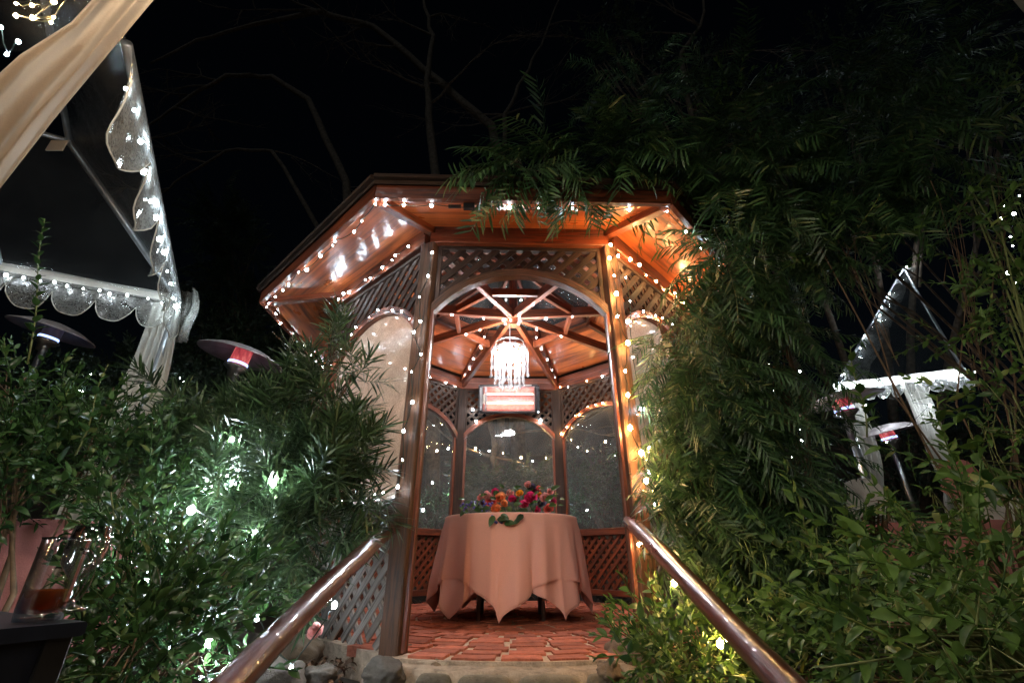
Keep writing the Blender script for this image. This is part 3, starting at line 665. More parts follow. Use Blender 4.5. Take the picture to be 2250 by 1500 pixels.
string('cool white fairy lights wound down the left front post of the gazebo', [p(0, z, dx*1.2, -.12) for z, dx in ((2.42, .03), (2.22, .02), (2.05, -.02), (1.86, 0), (1.78, -.03), (1.62, .02), (1.5, -.02), (1.3, .0), (1.12, -.03), (.95, -.02), (.8, -.03))], ['cool_soft', 'cool', 'cool_soft'], s=1.1)
string('warm amber fairy lights wound down the right front post of the gazebo', [p(7, z, dx, -.12) for z, dx in ((2.52, 0), (2.42, .045), (2.4, -.02), (2.25, 0), (2.1, .0), (1.92, -.01), (1.72, .04), (1.52, 0), (1.36, .0), (1.15, -.01), (1.0, .04), (.84, .05))], 'warm', s=1.35)
string('mixed fairy lights hanging behind the right front post', [p(7, z, dx, -.02) for z, dx in ((2.3, .11), (2.1, .12), (1.9, .1), (1.66, .09), (1.3, .1), (1.05, .12), (.9, .1), (.72, .11))], ['cool', 'cool', 'warm'], s=.9)
S6 = side(6); string('warm fairy lights along the beam over the right arched window', along([L2W(S6, .55, 2.5, .1), L2W(S6, .1, 2.48, .1), L2W(S6, -.5, 2.56, .1)], 8), 'warm', s=1.2)
string('cool fairy lights on the arch trim of the right window', along([L2W(S6, s_, archz(s_, 2.18, 1.86)+.03, .06) for s_ in (.55, .35, .1, -.15)], 7), ['cool', 'warm'], s=.8)
def tie(i, n, zoff=-.06, r0_=.1, r1_=1.6): return [cor(r0_+(r1_-r0_)*(k+R.uniform(-.25, .25))/(n-1), i, 0)+Vector((0, 0, 2.87-.15*((r0_+(r1_-r0_)*k/(n-1))/1.7)*1.0+zoff-.02)) for k in range(n)]
names = ['front left', 'left', 'back left side', 'back left', 'back right', 'back right side', 'right', 'front right']
for i, n in ((0, 5), (7, 5), (1, 6), (6, 6), (2, 7), (5, 7)):
    string('cool fairy lights stapled under the %s tie beam of the gazebo' % names[i], tie(i, n), ['cool', 'cool', 'cool', 'warm'] if i in (5, 7) else 'cool', s=1.05)
for i in (3, 4):
    string('small cool fairy lights running down the %s rafter inside the gazebo' % names[i], [cor(r, i, AP-SL*.924*r-.08)+Vector((R.uniform(-.03, .03), 0, 0)) for r in (.25, .45, .62, .85, 1.05, 1.25, 1.45, 1.6)], 'cool', s=.75)
for i, c, lb in ((2, 'cool', 'small cool fairy lights along the inner beam above the back left window'), (4, 'warm', 'warm fairy lights along the inner beam above the back right window')):
    S = side(i); string(lb, along([L2W(S, -.55, 2.55, -.09), L2W(S, .55, 2.55, -.09)], 6), c if i == 2 else ['warm', 'cool'], s=.9)
S = side(4); string('warm fairy lights following the arch of the back right window', along([L2W(S, s_, archz(s_, 2.18, 1.86)+.03, -.06) for s_ in (-.57, -.4, -.2, 0, .2, .4, .55)], 11), 'warm', s=1.05)
S = side(3); string('three cool fairy lights on the centre back arch below the heater', [L2W(S, .42, 2.12, -.07), L2W(S, -.50, 2.26, -.07), L2W(S, -.45, 2.1, -.07)], 'cool', s=1.3)
string('warm fairy lights looped under the right handrail', [at(1403, 1196, y=2.72), at(1439, 1206, y=2.55), at(1482, 1280, y=2.35), at(1509, 1299, y=2.3), at(1583, 1413, y=2.0)], 'warm', s=1.25, sag=.05)
string('cool white fairy lights threaded through the spiky bush on the left', [at(*q) for q in ((638, 958, 2.5), (510, 965, 2.35), (500, 1045, 2.35), (512, 1060, 2.4), (455, 1070, 2.4), (368, 1185, 1.95), (327, 1265, 1.9), (600, 1060, 2.15), (560, 1170, 2.1), (420, 1120, 2.1))], 'cool_strong', s=1.5)  # the last bulbs, set forward, are added to brighten the leaves
string('cool white fairy lights low in the leaves beside the left handrail', [at(*q) for q in ((463, 1407, 1.75), (565, 1357, 2.2), (640, 1467, 2.0), (735, 1328, 2.35))], 'cool_strong', s=1.5)
string('two added bright cool fairy lights that whiten the grey lattice under the left window', [L2W(S0, .1, .55, .22), L2W(S0, -.25, .22, .25)], 'cool_strong', s=1.3)  # bulbs added to brighten the slats below the sill
string('tiny cool fairy lights hanging on the left gazebo window', [L2W(S0, .1+.1*R.uniform(-1, 1), z, .05) for z in (1.5, 1.3, 1.12, .95)]+[L2W(S0, s_, .79, .06) for s_ in (0, -.2, -.4, -.5)], 'cool', s=.8)

string('added mixed fairy lights that light the bushes beyond the back windows', [at(px, py, y=y) for px, py, y in ((930, 985, 7.2), (960, 990, 7.2), (985, 985, 7.2), (1020, 970, 7.4), (1045, 985, 7.4), (1075, 990, 7.4), (1105, 995, 7.4), (1145, 1005, 7.3), (1170, 1012, 7.3), (1200, 1005, 7.3), (1255, 965, 7.2), (1270, 982, 7.2), (1290, 990, 7.2), (1330, 970, 7.2), (1350, 1000, 7.2))], ['warm', 'warm', 'cool'], s=1.3)  # added to light the greenery; stands in for strings reflected in the panes
string('added cool fairy lights low in the bushes beyond the back right window', [at(px, py, y=y) for px, py, y in ((1245, 1080, 6.6), (1246, 1112, 6.6), (1290, 1120, 6.6), (1010, 1030, 7.0), (990, 1085, 6.5), (950, 1060, 6.6), (930, 1120, 6.5))], 'cool', s=1.8)  # extra bulbs put in to light the bushes behind the panes
# ------------------------------------------------------------------ patio heaters
def burner(lit):
    m, nt, b = mat('burner screen'); tc = nd(nt, 'TexCoord'); mp = nd(nt, 'Mapping', i_Scale=(14, 14, 5)); nt.links.new(tc.outputs['Object'], mp.inputs[0]); n = nd(nt, 'TexNoise', i_Scale=1.2, i_Detail=5, i_Roughness=.7); nt.links.new(mp.outputs[0], n.inputs[0])
    c = ramp(nt, n.outputs[0], [(.3, (.10, .01, .02)), (.5, (.55, .07, .08)), (.72, (1, .30, .26))] if lit else [(.3, (.01, .01, .012)), (.7, (.03, .025, .05))]); nt.links.new(c, b.inputs['Emission Color']); b.inputs['Emission Strength'].default_value = .55
    b.inputs['Base Color'].default_value = (.12, .08, .08, 1); b.inputs['Metallic'].default_value = .7; b.inputs['Roughness'].default_value = .4; return m
def heater(px, py, y, dr, label, lit):
    ax = Vector((.20 if px < 1125 else -.22, -.02, 1)).normalized(); c = at(px, py, y=y); g = ground(c.x, c.y); o = thing('patio_heater', label, 'heater', (c.x, c.y, g), 'patio heaters'); k = dr/.4
    mb = MB(); mb.lathe(c, [(0, .14*k), (.10*k, .135*k), (.25*k, .10*k), (dr, .03*k), (dr+.004, .022*k), (dr-.01, .022*k), (.25*k, .088*k), (.1*k, .12*k), (0, .125*k)], 40, ax); mb.build('hood', M['hood'], o)
    mb = MB(); mb.lathe(c, [(.085*k, .11*k), (.088*k, -.06*k), (.075*k, -.07*k)], 24, ax); mb.build('burner_screen', burner(lit), o)
    mb = MB(); mb.lathe(c, [(.0, -.06*k), (.115*k, -.07*k), (.12*k, -.09*k), (.06*k, -.13*k), (.045*k, -.2*k), (0, -.2*k)], 24, ax); mb.build('burner_cup', M['steel'], o)
    mb = MB(); mb.lathe(c, [(.093*k, -.058*k), (.097*k, -.045*k), (.09*k, -.03*k)], 24, ax); mb.build('flame', emit('blue flame', (.35, .5, 1), 1.5), o)
    mb = MB(); mb.tube([c-Vector((0, 0, .18*k)), Vector((c.x, c.y, g+.7))], .036*k, 16); mb.build('pole', M['steel'], o)
    mb = MB(); mb.lathe((c.x, c.y, g), [(0, .78), (.12, .77), (.2, .70), (.22, .05), (.23, 0), (0, 0)], 24); mb.build('tank_housing', M['steel'], o)
    for dx in (-.06, .06): mb = MB(); mb.tube([c+Vector((dx*k, 0, -.07*k)), c+Vector((dx*k, 0, .1*k))], .006, 6); mb.build('strut', M['steel'], o)
heater(527, 790, 3.95, .37, 'patio heater with red glowing burner standing behind the spiky bush', True)
heater(112, 735, 3.5, .30, 'patio heater with a blue flame under the left tent valance', False)
heater(1850, 890, 4.6, .40, 'nearer tall patio heater at right in front of the far tent', True)
heater(1950, 955, 6.2, .40, 'farther small patio heater with red burner seen between leaves at right', True)

# ------------------------------------------------------------------ left marquee tent
C0 = Vector((-2.87, 3.40, 2.43)); U = Vector((-.905, -.425, 0)).normalized(); V_ = Vector((.485, -.875, 0)).normalized()
tn = thing('marquee_tent', 'clear vinyl marquee tent with scalloped valance and draped corner at left', 'tent', (C0.x, C0.y, 0))
def pipe(a, b, r=.022, nm='frame_pipe', m_='pipe'): mb = MB(); mb.tube([a, b], r, 10); mb.build(nm, M[m_], tn)
E1 = C0+U*3.4; E2 = C0+V_*2.5
pipe(C0, E1); pipe(C0, E2); Q = Vector((-3.28, 2.4, 3.22)); pipe(C0, Q, .026); pipe(Q, Q+U*2.0, .02); pipe(Q, Q+V_*1.2+Vector((0, 0, .35)), .02)
pipe(C0+U*1.15, C0+U*1.15+Vector((0, 0, 0))+Vector((-.15, -.3, .62)), .015)
pipe(C0, Vector((C0.x, C0.y, -.05)), .03, 'corner_pole')
mb = MB(); mb.box(Q+Vector((-.04, -.02, -.07)), (.12, .01, .10)); mb.build('joint_tag', M['drape'], tn)
mb = MB(); mb.sheet([[C0+U*s_+(Q+U*.9*s_-C0-U*s_)*t for t in (0, .33, .66, 1)] for s_ in [k*.3 for k in range(12)]]); mb.build('roof_sheet', M['roofv'], tn)
mb = MB(); mb.sheet([[C0+V_*s_+(Q+V_*.9*s_-C0-V_*s_)*t+Vector((0, 0, .2*s_*t)) for t in (0, .33, .66, 1)] for s_ in [k*.3 for k in range(12)]]); mb.build('roof_sheet', M['roofv'], tn)
# header band + scalloped valance
def valance(a, b, n, drop, nm, off):
    mb = MB(); L = (b-a).length; cols = []
    for k in range(n*14+1):
        t = k/(n*14); ph = t*n; e = abs(math.sin(PI*ph))**.6; p = a.lerp(b, t); wv = .02*sin(ph*5.2)+.012*sin(ph*13)
        col_ = []
        for j in range(7):
            v = j/6; col_.append(p+off*(.02+wv*v+.03*v)+Vector((0, 0, -(drop*(.45+.55*e))*v)))
        cols.append(col_)
    mb.sheet(cols); o = mb.build(nm, M['val'], tn)
    edge = MB(); edge.tube([c[-1] for c in cols], .004, 5); edge.build('edging', M['white'], o)
valance(C0, E1, 13, .30, 'valance', Vector((.4, -.9, 0)).normalized())
valance(C0, E2, 5, .42, 'valance', Vector((.87, .48, 0)))
def band(a, b, h_, off, m_='white', z0=.0):
    mb = MB(); rows = []
    for k in range(25):
        p = a.lerp(b, k/24); rows.append([p+off*(.03+.008*sin(k*1.3+j))+Vector((0, 0, z0-h_*j/3)) for j in range(4)])
    mb.sheet(rows); mb.build('header_band', M[m_], tn)
band(C0, E1, .07, Vector((.4, -.9, 0)).normalized(), z0=.05)
# gathered corner sleeve and leg drape
def drape(parent, top, bot, w0, w1, folds, nm, m_, dirv, pinch=None):
    mb = MB(); rows = []; n = folds*8
    for i in range(21):
        v = i/20; c = top.lerp(bot, v); wv = w0+(w1-w0)*v
        if pinch: wv *= 1-pinch[1]*math.exp(-((v-pinch[0])/.12)**2)
        row = []
        for k in range(n+1):
            t = k/n-.5; ph = t*folds*2*PI+.5*sin(v*4+t*3); row.append(c+dirv*(t*wv)+Vector((-dirv.y, dirv.x, 0))*(wv*.5/folds*1.3*sin(ph)+.06*cos(t*PI))+Vector((.03*sin(v*5), 0, 0)))
        rows.append(row)
    mb.sheet(rows); mb.build(nm, M[m_], parent)
drape(tn, C0+Vector((-.06, -.06, -.02)), Vector((C0.x+.05, C0.y-.08, .55)), .20, .46, 7, 'leg_drape', 'white', Vector((1, .1, 0)).normalized())
drape(tn, C0+Vector((.05, -.02, .12)), C0+Vector((.12, -.02, -.36)), .14, .2, 4, 'corner_sleeve', 'val', Vector((1, -.4, 0)).normalized())
drape(tn, C0+U*1.25+Vector((0, -.05, 0)), C0+U*1.35+Vector((.0, 0, -1.4)), .22, .3, 5, 'leg_drape', 'white', U)
string('cool fairy lights behind the scalloped valance of the left tent', [C0+U*s_+Vector((.03, -.06, -.05-.02*R.random())) for s_ in (.1, .2, .34, .45, .52, .62, .72, .8, .88, .98, 1.08, 1.2, 1.3)], 'cool_soft', s=1.2)
string('cool fairy lights inside the lit strip along the tent edge overhead', [C0+V_*s_+Vector((.01, .0, -.07-.05*R.random())) for s_ in (.12, .3, .5, .72, .95, 1.15, 1.35, 1.55, 1.8, 2.0, 2.2, 2.35)], 'cool', s=1.6)
# overhead swag and canopy
sw = MB(); A = [(-160, 330, 2.05), (-40, 200, 2.1), (60, 110, 2.2), (170, 40, 2.3), (235, -30, 2.4), (330, -120, 2.5)]; B = [(-140, 600, 1.9), (-20, 440, 1.95), (120, 262, 2.08), (232, 128, 2.2), (335, 5, 2.32), (420, -90, 2.42)]
def interp(P_, t):
    x = t*(len(P_)-1); i = min(int(x), len(P_)-2); f = x-i; f = f*f*(3-2*f)*.35+f*.65; return [P_[i][k]+(P_[i+1][k]-P_[i][k])*f for k in range(3)]
rows = []
for i in range(41):
    t = i/40; a = interp(A, t); b = interp(B, t); pa = at(a[0], a[1], z=a[2]); pb = at(b[0], b[1], z=b[2]); row = []
    for k in range(61):
        s_ = k/60; q = pa.lerp(pb, s_); am = .05*(1-.35*t); ph = s_*17+1.6*sin(t*2.2)+sin(s_*7)*.8
        q = q+Vector((0, -.2, -1)).normalized()*(am*.55*sin(ph)+am*.5*sin(ph*.43+1)+.10*sin(s_*PI))
        row.append(q)
    rows.append(row)
sw.sheet(rows); o = sw.build('fabric_swag', M['drape']); tag(o, 'ivory fabric swag sweeping overhead across the top left corner', 'drape')
cn = MB(); rows = []
for i in range(13): rows.append([at(-400+54*i, -420+j*85+25*sin(i+j), z=3.1+.08*sin(i*1.3)+.05*sin(j*2)) for j in range(7)])
cn.sheet(rows); o = cn.build('canopy_fabric', M['roofv']); tag(o, 'clear canopy sheet with warm lights behind the ivory swag', 'canopy')
string('warm fairy lights on the canopy above the ivory swag', [at(*q, z=2.85) for q in ((35, 8), (70, 12), (118, 4), (72, 40), (118, 38), (35, 35), (112, 50), (160, -20))], 'warm', s=1.3)
string('cool fairy lights beside the ivory swag at the left edge', [at(*q, z=2.75) for q in ((40, 92), (15, 120), (0, 60))], 'cool', s=1.4)

# ------------------------------------------------------------------ right tent, far
tr = thing('marquee_tent', 'far clear marquee tent with scalloped edge half hidden by branches at right', 'tent', (5.0, 6.6, 0)); tn_keep = tn; tn = tr
A0 = at(1830, 858, y=6.2); A1 = at(2130, 838, y=5.6); PK = at(1985, 590, y=7.0); A2 = at(2330, 700, y=7.5)
A1.z = A0.z
for a, b in ((A0, A1), (A0, PK), (A1, PK)): pipe(a, b, .02)
mb = MB(); mb.sheet([[A0.lerp(PK, t).lerp(A1.lerp(PK, t), s_) for t in (0, .3, .6, 1)] for s_ in [k/10 for k in range(11)]]); mb.build('roof_sheet', M['roofv'], tr)
valance(A0, A1, 10, .2, 'valance', Vector((0, -1, 0))); band(A0, A1, .12, Vector((0, -1, 0)), z0=.1)
mb = MB(); rows = []
for k in range(30):
    t = k/29; p_ = A0.lerp(PK, t); rows.append([p_+Vector((.02+j*.09*(1-.5*t)+.02*sin(k), -.04+.02*sin(k*2+j), 0)) for j in range(5)])
mb.sheet(rows); mb.build('hip_strip', M['val'], tr)
drape(tr, A0+Vector((.18, -.05, 0)), Vector((A0.x+.1, A0.y-.05, .3)), .24, .4, 5, 'leg_drape', 'white', Vector((1, 0, 0)), (.62, .5))
drape(tr, A0.lerp(A1, .6)+Vector((0, -.02, 0)), A0.lerp(A1, .58)+Vector((0, 0, -1.9)), .3, .3, 5, 'leg_drape', 'white', Vector((1, 0, 0)), (.7, .6))
string('cool fairy lights along the edge of the far right tent', along([A0+Vector((.05, -.1, .02)), A0.lerp(A1, .5)+Vector((0, -.1, .02)), A1+Vector((0, -.1, .02))], 14), 'cool_strong', s=1.2)
string('cool fairy lights up the sloping edge of the far right tent', along([A0+Vector((0, -.08, .03)), PK+Vector((0, -.08, 0))], 9), 'cool_strong', s=1.3)
tn = tn_keep
string('cool fairy lights gathered on the draped legs of the far right tent', [A0+Vector((.2, -.25, -.3)), A0+Vector((.3, -.25, -.8)), A0.lerp(A1, .6)+Vector((-.05, -.2, -.4)), A0.lerp(A1, .5)+Vector((0, .3, -.1))], 'cool_strong', s=1.4)
string('cluster of cool fairy lights hanging in the dark hedge left of the far tent', [at(*q, y=4.9) for q in ((1700, 858), (1757, 815), (1760, 870), (1740, 945), (1757, 942), (1745, 965), (1762, 967), (1765, 1000), (1782, 995), (1740, 1003), (1743, 1062), (1690, 800))], ['cool', 'cool', 'cool', 'warm'], s=1.1)
string('cool fairy lights glinting through the leaves at the right edge', [at(*q, y=4.2) for q in ((2245, 505), (2220, 520), (2228, 470), (2205, 455), (2240, 430), (2200, 480), (2215, 600), (2235, 620), (2238, 570), (2225, 540))], 'cool', s=1.6)
string('distant cool fairy lights beneath the left tent', [at(*q, y=5.2) for q in ((175, 858), (182, 860), (190, 860), (205, 861), (200, 822), (268, 910), (310, 855), (403, 850), (395, 830), (404, 838))], 'cool', s=.9)

# ------------------------------------------------------------------ side tables, glasses, small things
def pink_table(px, py, y, w_, d_, lb):
    c = at(px, py, y=y); g = ground(c.x, c.y); o = thing('banquet_table', lb, 'table', (c.x, c.y, g)); mb = MB(); n = 96; rows = []
    for j in range(5): rows.append([Vector((c.x+w_*j/4*cos(2*PI*k/n), c.y+d_*j/4*sin(2*PI*k/n), c.z)) for k in range(n+1)])
    for j in range(1, 15):
        v = j/14; rows.append([Vector((c.x+(w_+.05*v+.035*v*sin(9*2*PI*k/n))*cos(2*PI*k/n), c.y+(d_+.05*v+.035*v*sin(9*2*PI*k/n))*sin(2*PI*k/n), c.z-v*(c.z-g-.08))) for k in range(n+1)])
    mb.sheet(rows); mb.build('cloth', M['pink'], o); return c
c1 = pink_table(120, 1150, 2.5, .38, .38, 'round table in dusty pink cloth behind the lower left shrub')
c2 = pink_table(2050, 1150, 3.6, .42, .4, 'round table in dusty pink cloth behind the right foreground leaves')
c3 = pink_table(1500, 1010, 7.2, .1, .1, 'small pink table behind') if False else None
for k, (px, py, y) in enumerate(((2115, 1055, 3.5), (1905, 1095, 3.7), (2185, 1110, 3.3), (2060, 1290, 2.9))):
    p_ = at(px, py, y=y); mb = MB(); mb.sheet([[p_+Vector((a*.05+.02*sin(b*2), .03*sin(a*1.3+b), b*.045+.02*cos(a))) for a in range(-3, 4)] for b in range(-3, 4)]); o = mb.build('napkin', M['pink'] if k < 1 else M['white'])
    tag(o, ('folded pink napkin standing on the right table', 'white cloth draped over a chair left of the right table', 'crumpled white cloth at the right end of the pink table', 'white cloth hanging below the right pink table')[k], 'cloth')
bt = at(95, 1362, z=.33); o = thing('side_table', 'black square side table in the lower left corner', 'table', (bt.x-.16, bt.y-.12, -.6))
bx = Vector((bt.x-.17, bt.y-.06, .33)); rot = Matrix.Rotation(rad(-28), 3, 'Z'); e1, e2 = rot @ Vector((1, 0, 0)), rot @ Vector((0, 1, 0))
mb = MB(); mb.bar(bx-e1*.2+Vector((0, 0, -.012)), bx+e1*.2+Vector((0, 0, -.012)), .34, .022, bev=.004); mb.build('top', M['blacktop'], o)
for a, b in ((-1, -1), (-1, 1), (1, -1), (1, 1)):
    q = bx+e1*.17*a+e2*.14*b; mb = MB(); mb.bar(q+Vector((0, 0, -.024)), q+Vector((0, 0, -.9)), .04, .04, e1); mb.build('leg', M['black'], o)
mb = MB(); mb.bar(bx-e1*.185+Vector((0, 0, -.2)), bx+e1*.185+Vector((0, 0, -.2)), .30, .35, bev=.004); mb.build('skirt', M['blacktop'], o)
mgp = at(82, 1362, z=.332); o = thing('glass_mug', 'handled glass mug with amber tea left in the bottom on the black side table', 'mug', mgp)
mb = MB(); mb.lathe(mgp, [(0, .004), (.030, .004), (.034, .0), (.036, .02), (.037, .13), (.0385, .135), (.035, .132), (.033, .02), (.03, .012), (0, .012)], 32); mb.build('body', M['glass'], o)
mb = MB(); mb.tube([mgp+Vector((.035+.032*sin(t), 0, .068+.045*cos(t))) for t in [PI*k/14 for k in range(15)]], .0055, 8); mb.build('handle', M['glass'], o)
mb = MB(); mb.lathe(mgp, [(0, .013), (.0305, .013), (.0325, .03), (.0325, .048), (0, .046)], 24); mb.build('tea', M['tea'], o)
gp = at(142, 1342, z=.332); o = thing('water_goblet', 'tall stemmed water goblet of cut glass on the black side table', 'goblet', gp)
mb = MB(); mb.lathe(gp, [(0, .0), (.036, .0), (.037, .004), (.015, .012), (.007, .03), (.011, .04), (.008, .055), (.02, .068), (.036, .09), (.039, .12), (.035, .165), (.033, .165), (.0365, .12), (.033, .093), (.015, .072), (0, .07)], 28); mb.build('bowl', M['glass'], o)
tp = at(492, 1290, y=2.5); o = thing('garden_ornament', 'small terracotta bottle shaped garden ornament among the bushes', 'ornament', tp)
mb = MB(); mb.lathe(tp, [(0, 0), (.04, 0), (.045, .02), (.036, .05), (.04, .075), (.022, .10), (.016, .13), (.018, .2), (.012, .235), (0, .24)], 20); mb.build('body', M['terra'], o)
for z in (.13, .16, .19): mb = MB(); mb.tube([tp+Vector((.019*cos(2*PI*k/14), .019*sin(2*PI*k/14), z)) for k in range(15)], .004, 6, False); mb.build('ring', M['terra'], o)
sp = at(742, 1420, z=-.05); mb = MB(); mb.tube([sp, sp+Vector((-.01, 0, .1)), sp+Vector((-.015, 0, .24))], [.05, .045, .04], 12, True, .06); o = mb.build('wood_stump', M['dark']); tag(o, 'short weathered wooden stake beside the grey lattice', 'stump')
o = put('flower', rm, None, at(692, 1385, y=2.3), Vector((0, -1, .3)).to_track_quat('Z', 'Y'), .9, FM[3]); tag(o, 'single pink bloom on the ground just left of the handrail', 'flower')
mb = MB(); c = at(2480, -150, z=4.4); mb.bar((c.x-.9, c.y+.0, 2.2), (c.x+3, c.y+.6, 2.2), .3, 5.2); o = mb.build('plaster_wall', M['plaster']); tag(o, 'cream plastered building corner behind vines at top right', 'wall')

# ------------------------------------------------------------------ foliage
Z = Vector((0, 0, 1))
def spray_needles(n, L, ll, wd, mode, seed):
    """a leafy twig along +Y as (verts, faces)"""
    r = random.Random(seed); vs = []; fs = []
    def pt(t): return Vector((.05*L*sin(t*3+seed), L*t, -(.22 if mode == 'fern' else -.08)*L*t*t))
    for k in range(n):
        t = (k+.5)/n if mode == 'fern' else (.25+.75*((k+.5)/n)**.8); p = pt(t); ax = (pt(t+.02)-pt(t-.02)).normalized()
        if mode == 'fern': a = (0 if k % 2 else PI)+r.uniform(-.5, .5); spread = rad(r.uniform(38, 62))
        else: a = k*2.399; spread = rad(r.uniform(45, 85)*(1.15-.75*t)+8)
        sd = Vector((cos(a), 0, sin(a)*(.4 if mode == 'fern' else 1))).normalized(); d = (ax*cos(spread)+sd*sin(spread)).normalized()
        if mode == 'fern': d = (d+Vector((0, 0, -.15))).normalized()
        l = ll*r.uniform(.7, 1.2)*(1-.3*abs(t-.5)); tv, tf = strip_t(wd/ll*.5, r.uniform(.1, .35) if mode == 'fern' else r.uniform(.05, .3)); m_ = qmat(p, d, Vector((r.uniform(-.3, .3), r.uniform(-.3, .3), 1)), l)
        b = len(vs); vs += [tuple(m_ @ Vector(v)) for v in tv]; fs += [tuple(b+i for i in f) for f in tf]
    b = len(vs); pr = .0022
    for i in range(5):
        p = pt(i/4)
        for q in range(3): vs.append((p.x+pr*cos(q*2.09), p.y, p.z+pr*sin(q*2.09)))
    for i in range(4):
        for q in range(3): fs.append((b+i*3+q, b+i*3+(q+1) % 3, b+(i+1)*3+(q+1) % 3, b+(i+1)*3+q))
    return vs, fs
def plant(name, label, cat, base, clumps, tmpls, m_, stemm, bias, n_parts=280, group=None, trunk=.03, spr=(.8, 1.25), canes=0, lift=0, piece='leafy_twig'):
    """clumps: (centre, (rx,ry,rz), count). Twigs start inside a clump and grow outward with a bias"""
    base = Vector(base); o = thing(name, label, cat, base, group)
    tb = MB()
    cents = [Vector(c[0]) for c in clumps]
    for c, rr_, n in clumps:
        c = Vector(c); mid = base.lerp(c, .5)+Vector((R.uniform(-.1, .1), R.uniform(-.1, .1), .15+lift)); m2 = base.lerp(c, .25)+Vector((R.uniform(-.04, .04), 0, .12+lift*.8))
        tb.tube([base, m2, mid, base.lerp(c, .8)+Vector((0, 0, .05+lift*.6)), c], [trunk, trunk*.75, trunk*.5, trunk*.3, trunk*.14], 7)
        for _ in range(7):
            e = c+Vector((R.gauss(0, .5)*rr_[0], R.gauss(0, .5)*rr_[1], R.gauss(0, .5)*rr_[2])); tb.tube([base.lerp(c, R.uniform(.6 if not lift else .97, 1)), c.lerp(e, .5)+Vector((0, 0, .04)), e], [trunk*.22, trunk*.12, .0025], 5, False)
    tb.build('trunk', stemm, o)
    T = []
    for c, rr_, n in clumps:
        for _ in range(n):
            v = Vector((R.gauss(0, 1), R.gauss(0, 1), R.gauss(0, 1))).normalized(); k = R.random()**.45
            pos = Vector(c)+Vector((v.x*rr_[0], v.y*rr_[1], v.z*rr_[2]))*k*.9
            d = (v*.8+Vector(bias)+Vector((R.gauss(0, .35), R.gauss(0, .35), R.gauss(0, .35)))).normalized()
            up = Vector((R.gauss(0, .5), R.gauss(0, .5)-.3, 1))
            T.append((pos, qmat(pos, d, up, R.uniform(*spr)), R.randrange(len(tmpls))))
    if canes:
        cb = MB()
        for pos, mm, _k in R.sample(T, canes):
            q0 = base+Vector((R.uniform(-.25, .25), R.uniform(-.15, .15), 0)); h_ = max(0, pos.z-q0.z); cb.tube([q0, q0.lerp(pos, .35)+Vector((0, 0, .3*h_)), q0.lerp(pos, .7)+Vector((0, 0, .28*h_)), pos, pos+(mm.to_3x3() @ Vector((0, .3, 0)))], [.0055, .0048, .004, .003, .0018], 5)
        cb.build('canes', stemm, o)
    T.sort(key=lambda t: t[0].length)
    mes = [lmesh(piece, tm, m_) for tm in tmpls]; g = org(o); n_parts = min(n_parts, len(T))
    for pos, mm, k in T[:n_parts]:
        q = bpy.data.objects.new(piece, mes[k]); col.objects.link(q); q.parent = o; q.matrix_basis = Matrix.Translation(-g) @ mm
    for k, tm in enumerate(tmpls):
        rest_ = [mm for pos, mm, kk in T[n_parts:] if kk == k]
        if rest_: JO.append((o, tm, rest_))
    if len(T) > n_parts:
        obs = []
        allV = []; allF = []
        for k, tm in enumerate(tmpls):
            rs_ = [mm for pos, mm, kk in T[n_parts:] if kk == k]
            if rs_: obs.append(loft('foliage', tm, rs_, m_, o))
        joinmesh(obs)
    return o
JO = []
def joinmesh(obs):
    if not obs: return
    keep = obs[0]; tot = 0; co_ = []; lo_ = []; ls = []; lt = []; nv = 0; nl = 0
    for ob in obs:
        me = ob.data; a = np.empty(len(me.vertices)*3, np.float32); me.vertices.foreach_get('co', a); co_.append(a)
        l = np.empty(len(me.loops), np.int32); me.loops.foreach_get('vertex_index', l); lo_.append(l+nv)
        s_ = np.empty(len(me.polygons), np.int32); me.polygons.foreach_get('loop_start', s_); ls.append(s_+nl)
        t_ = np.empty(len(me.polygons), np.int32); me.polygons.foreach_get('loop_total', t_); lt.append(t_); nv += len(me.vertices); nl += len(me.loops)
    me = bpy.data.meshes.new('foliage'); me.vertices.add(nv); me.vertices.foreach_set('co', np.concatenate(co_)); me.loops.add(nl); me.loops.foreach_set('vertex_index', np.concatenate(lo_))
    ls = np.concatenate(ls); me.polygons.add(len(ls)); me.polygons.foreach_set('loop_start', ls); me.polygons.foreach_set('loop_total', np.concatenate(lt)); me.update(calc_edges=True)
    me.materials.append(keep.data.materials[0]); keep.data = me; keep['kind'] = 'stuff'
    for ob in obs[1:]: bpy.data.objects.remove(ob)
TV = [leaf_t(w_, 4, f_, c_) for w_, f_, c_ in ((.26, .3, .15), (.22, .5, .45), (.19, .2, .6), (.24, .7, .05), (.15, .35, .35))]
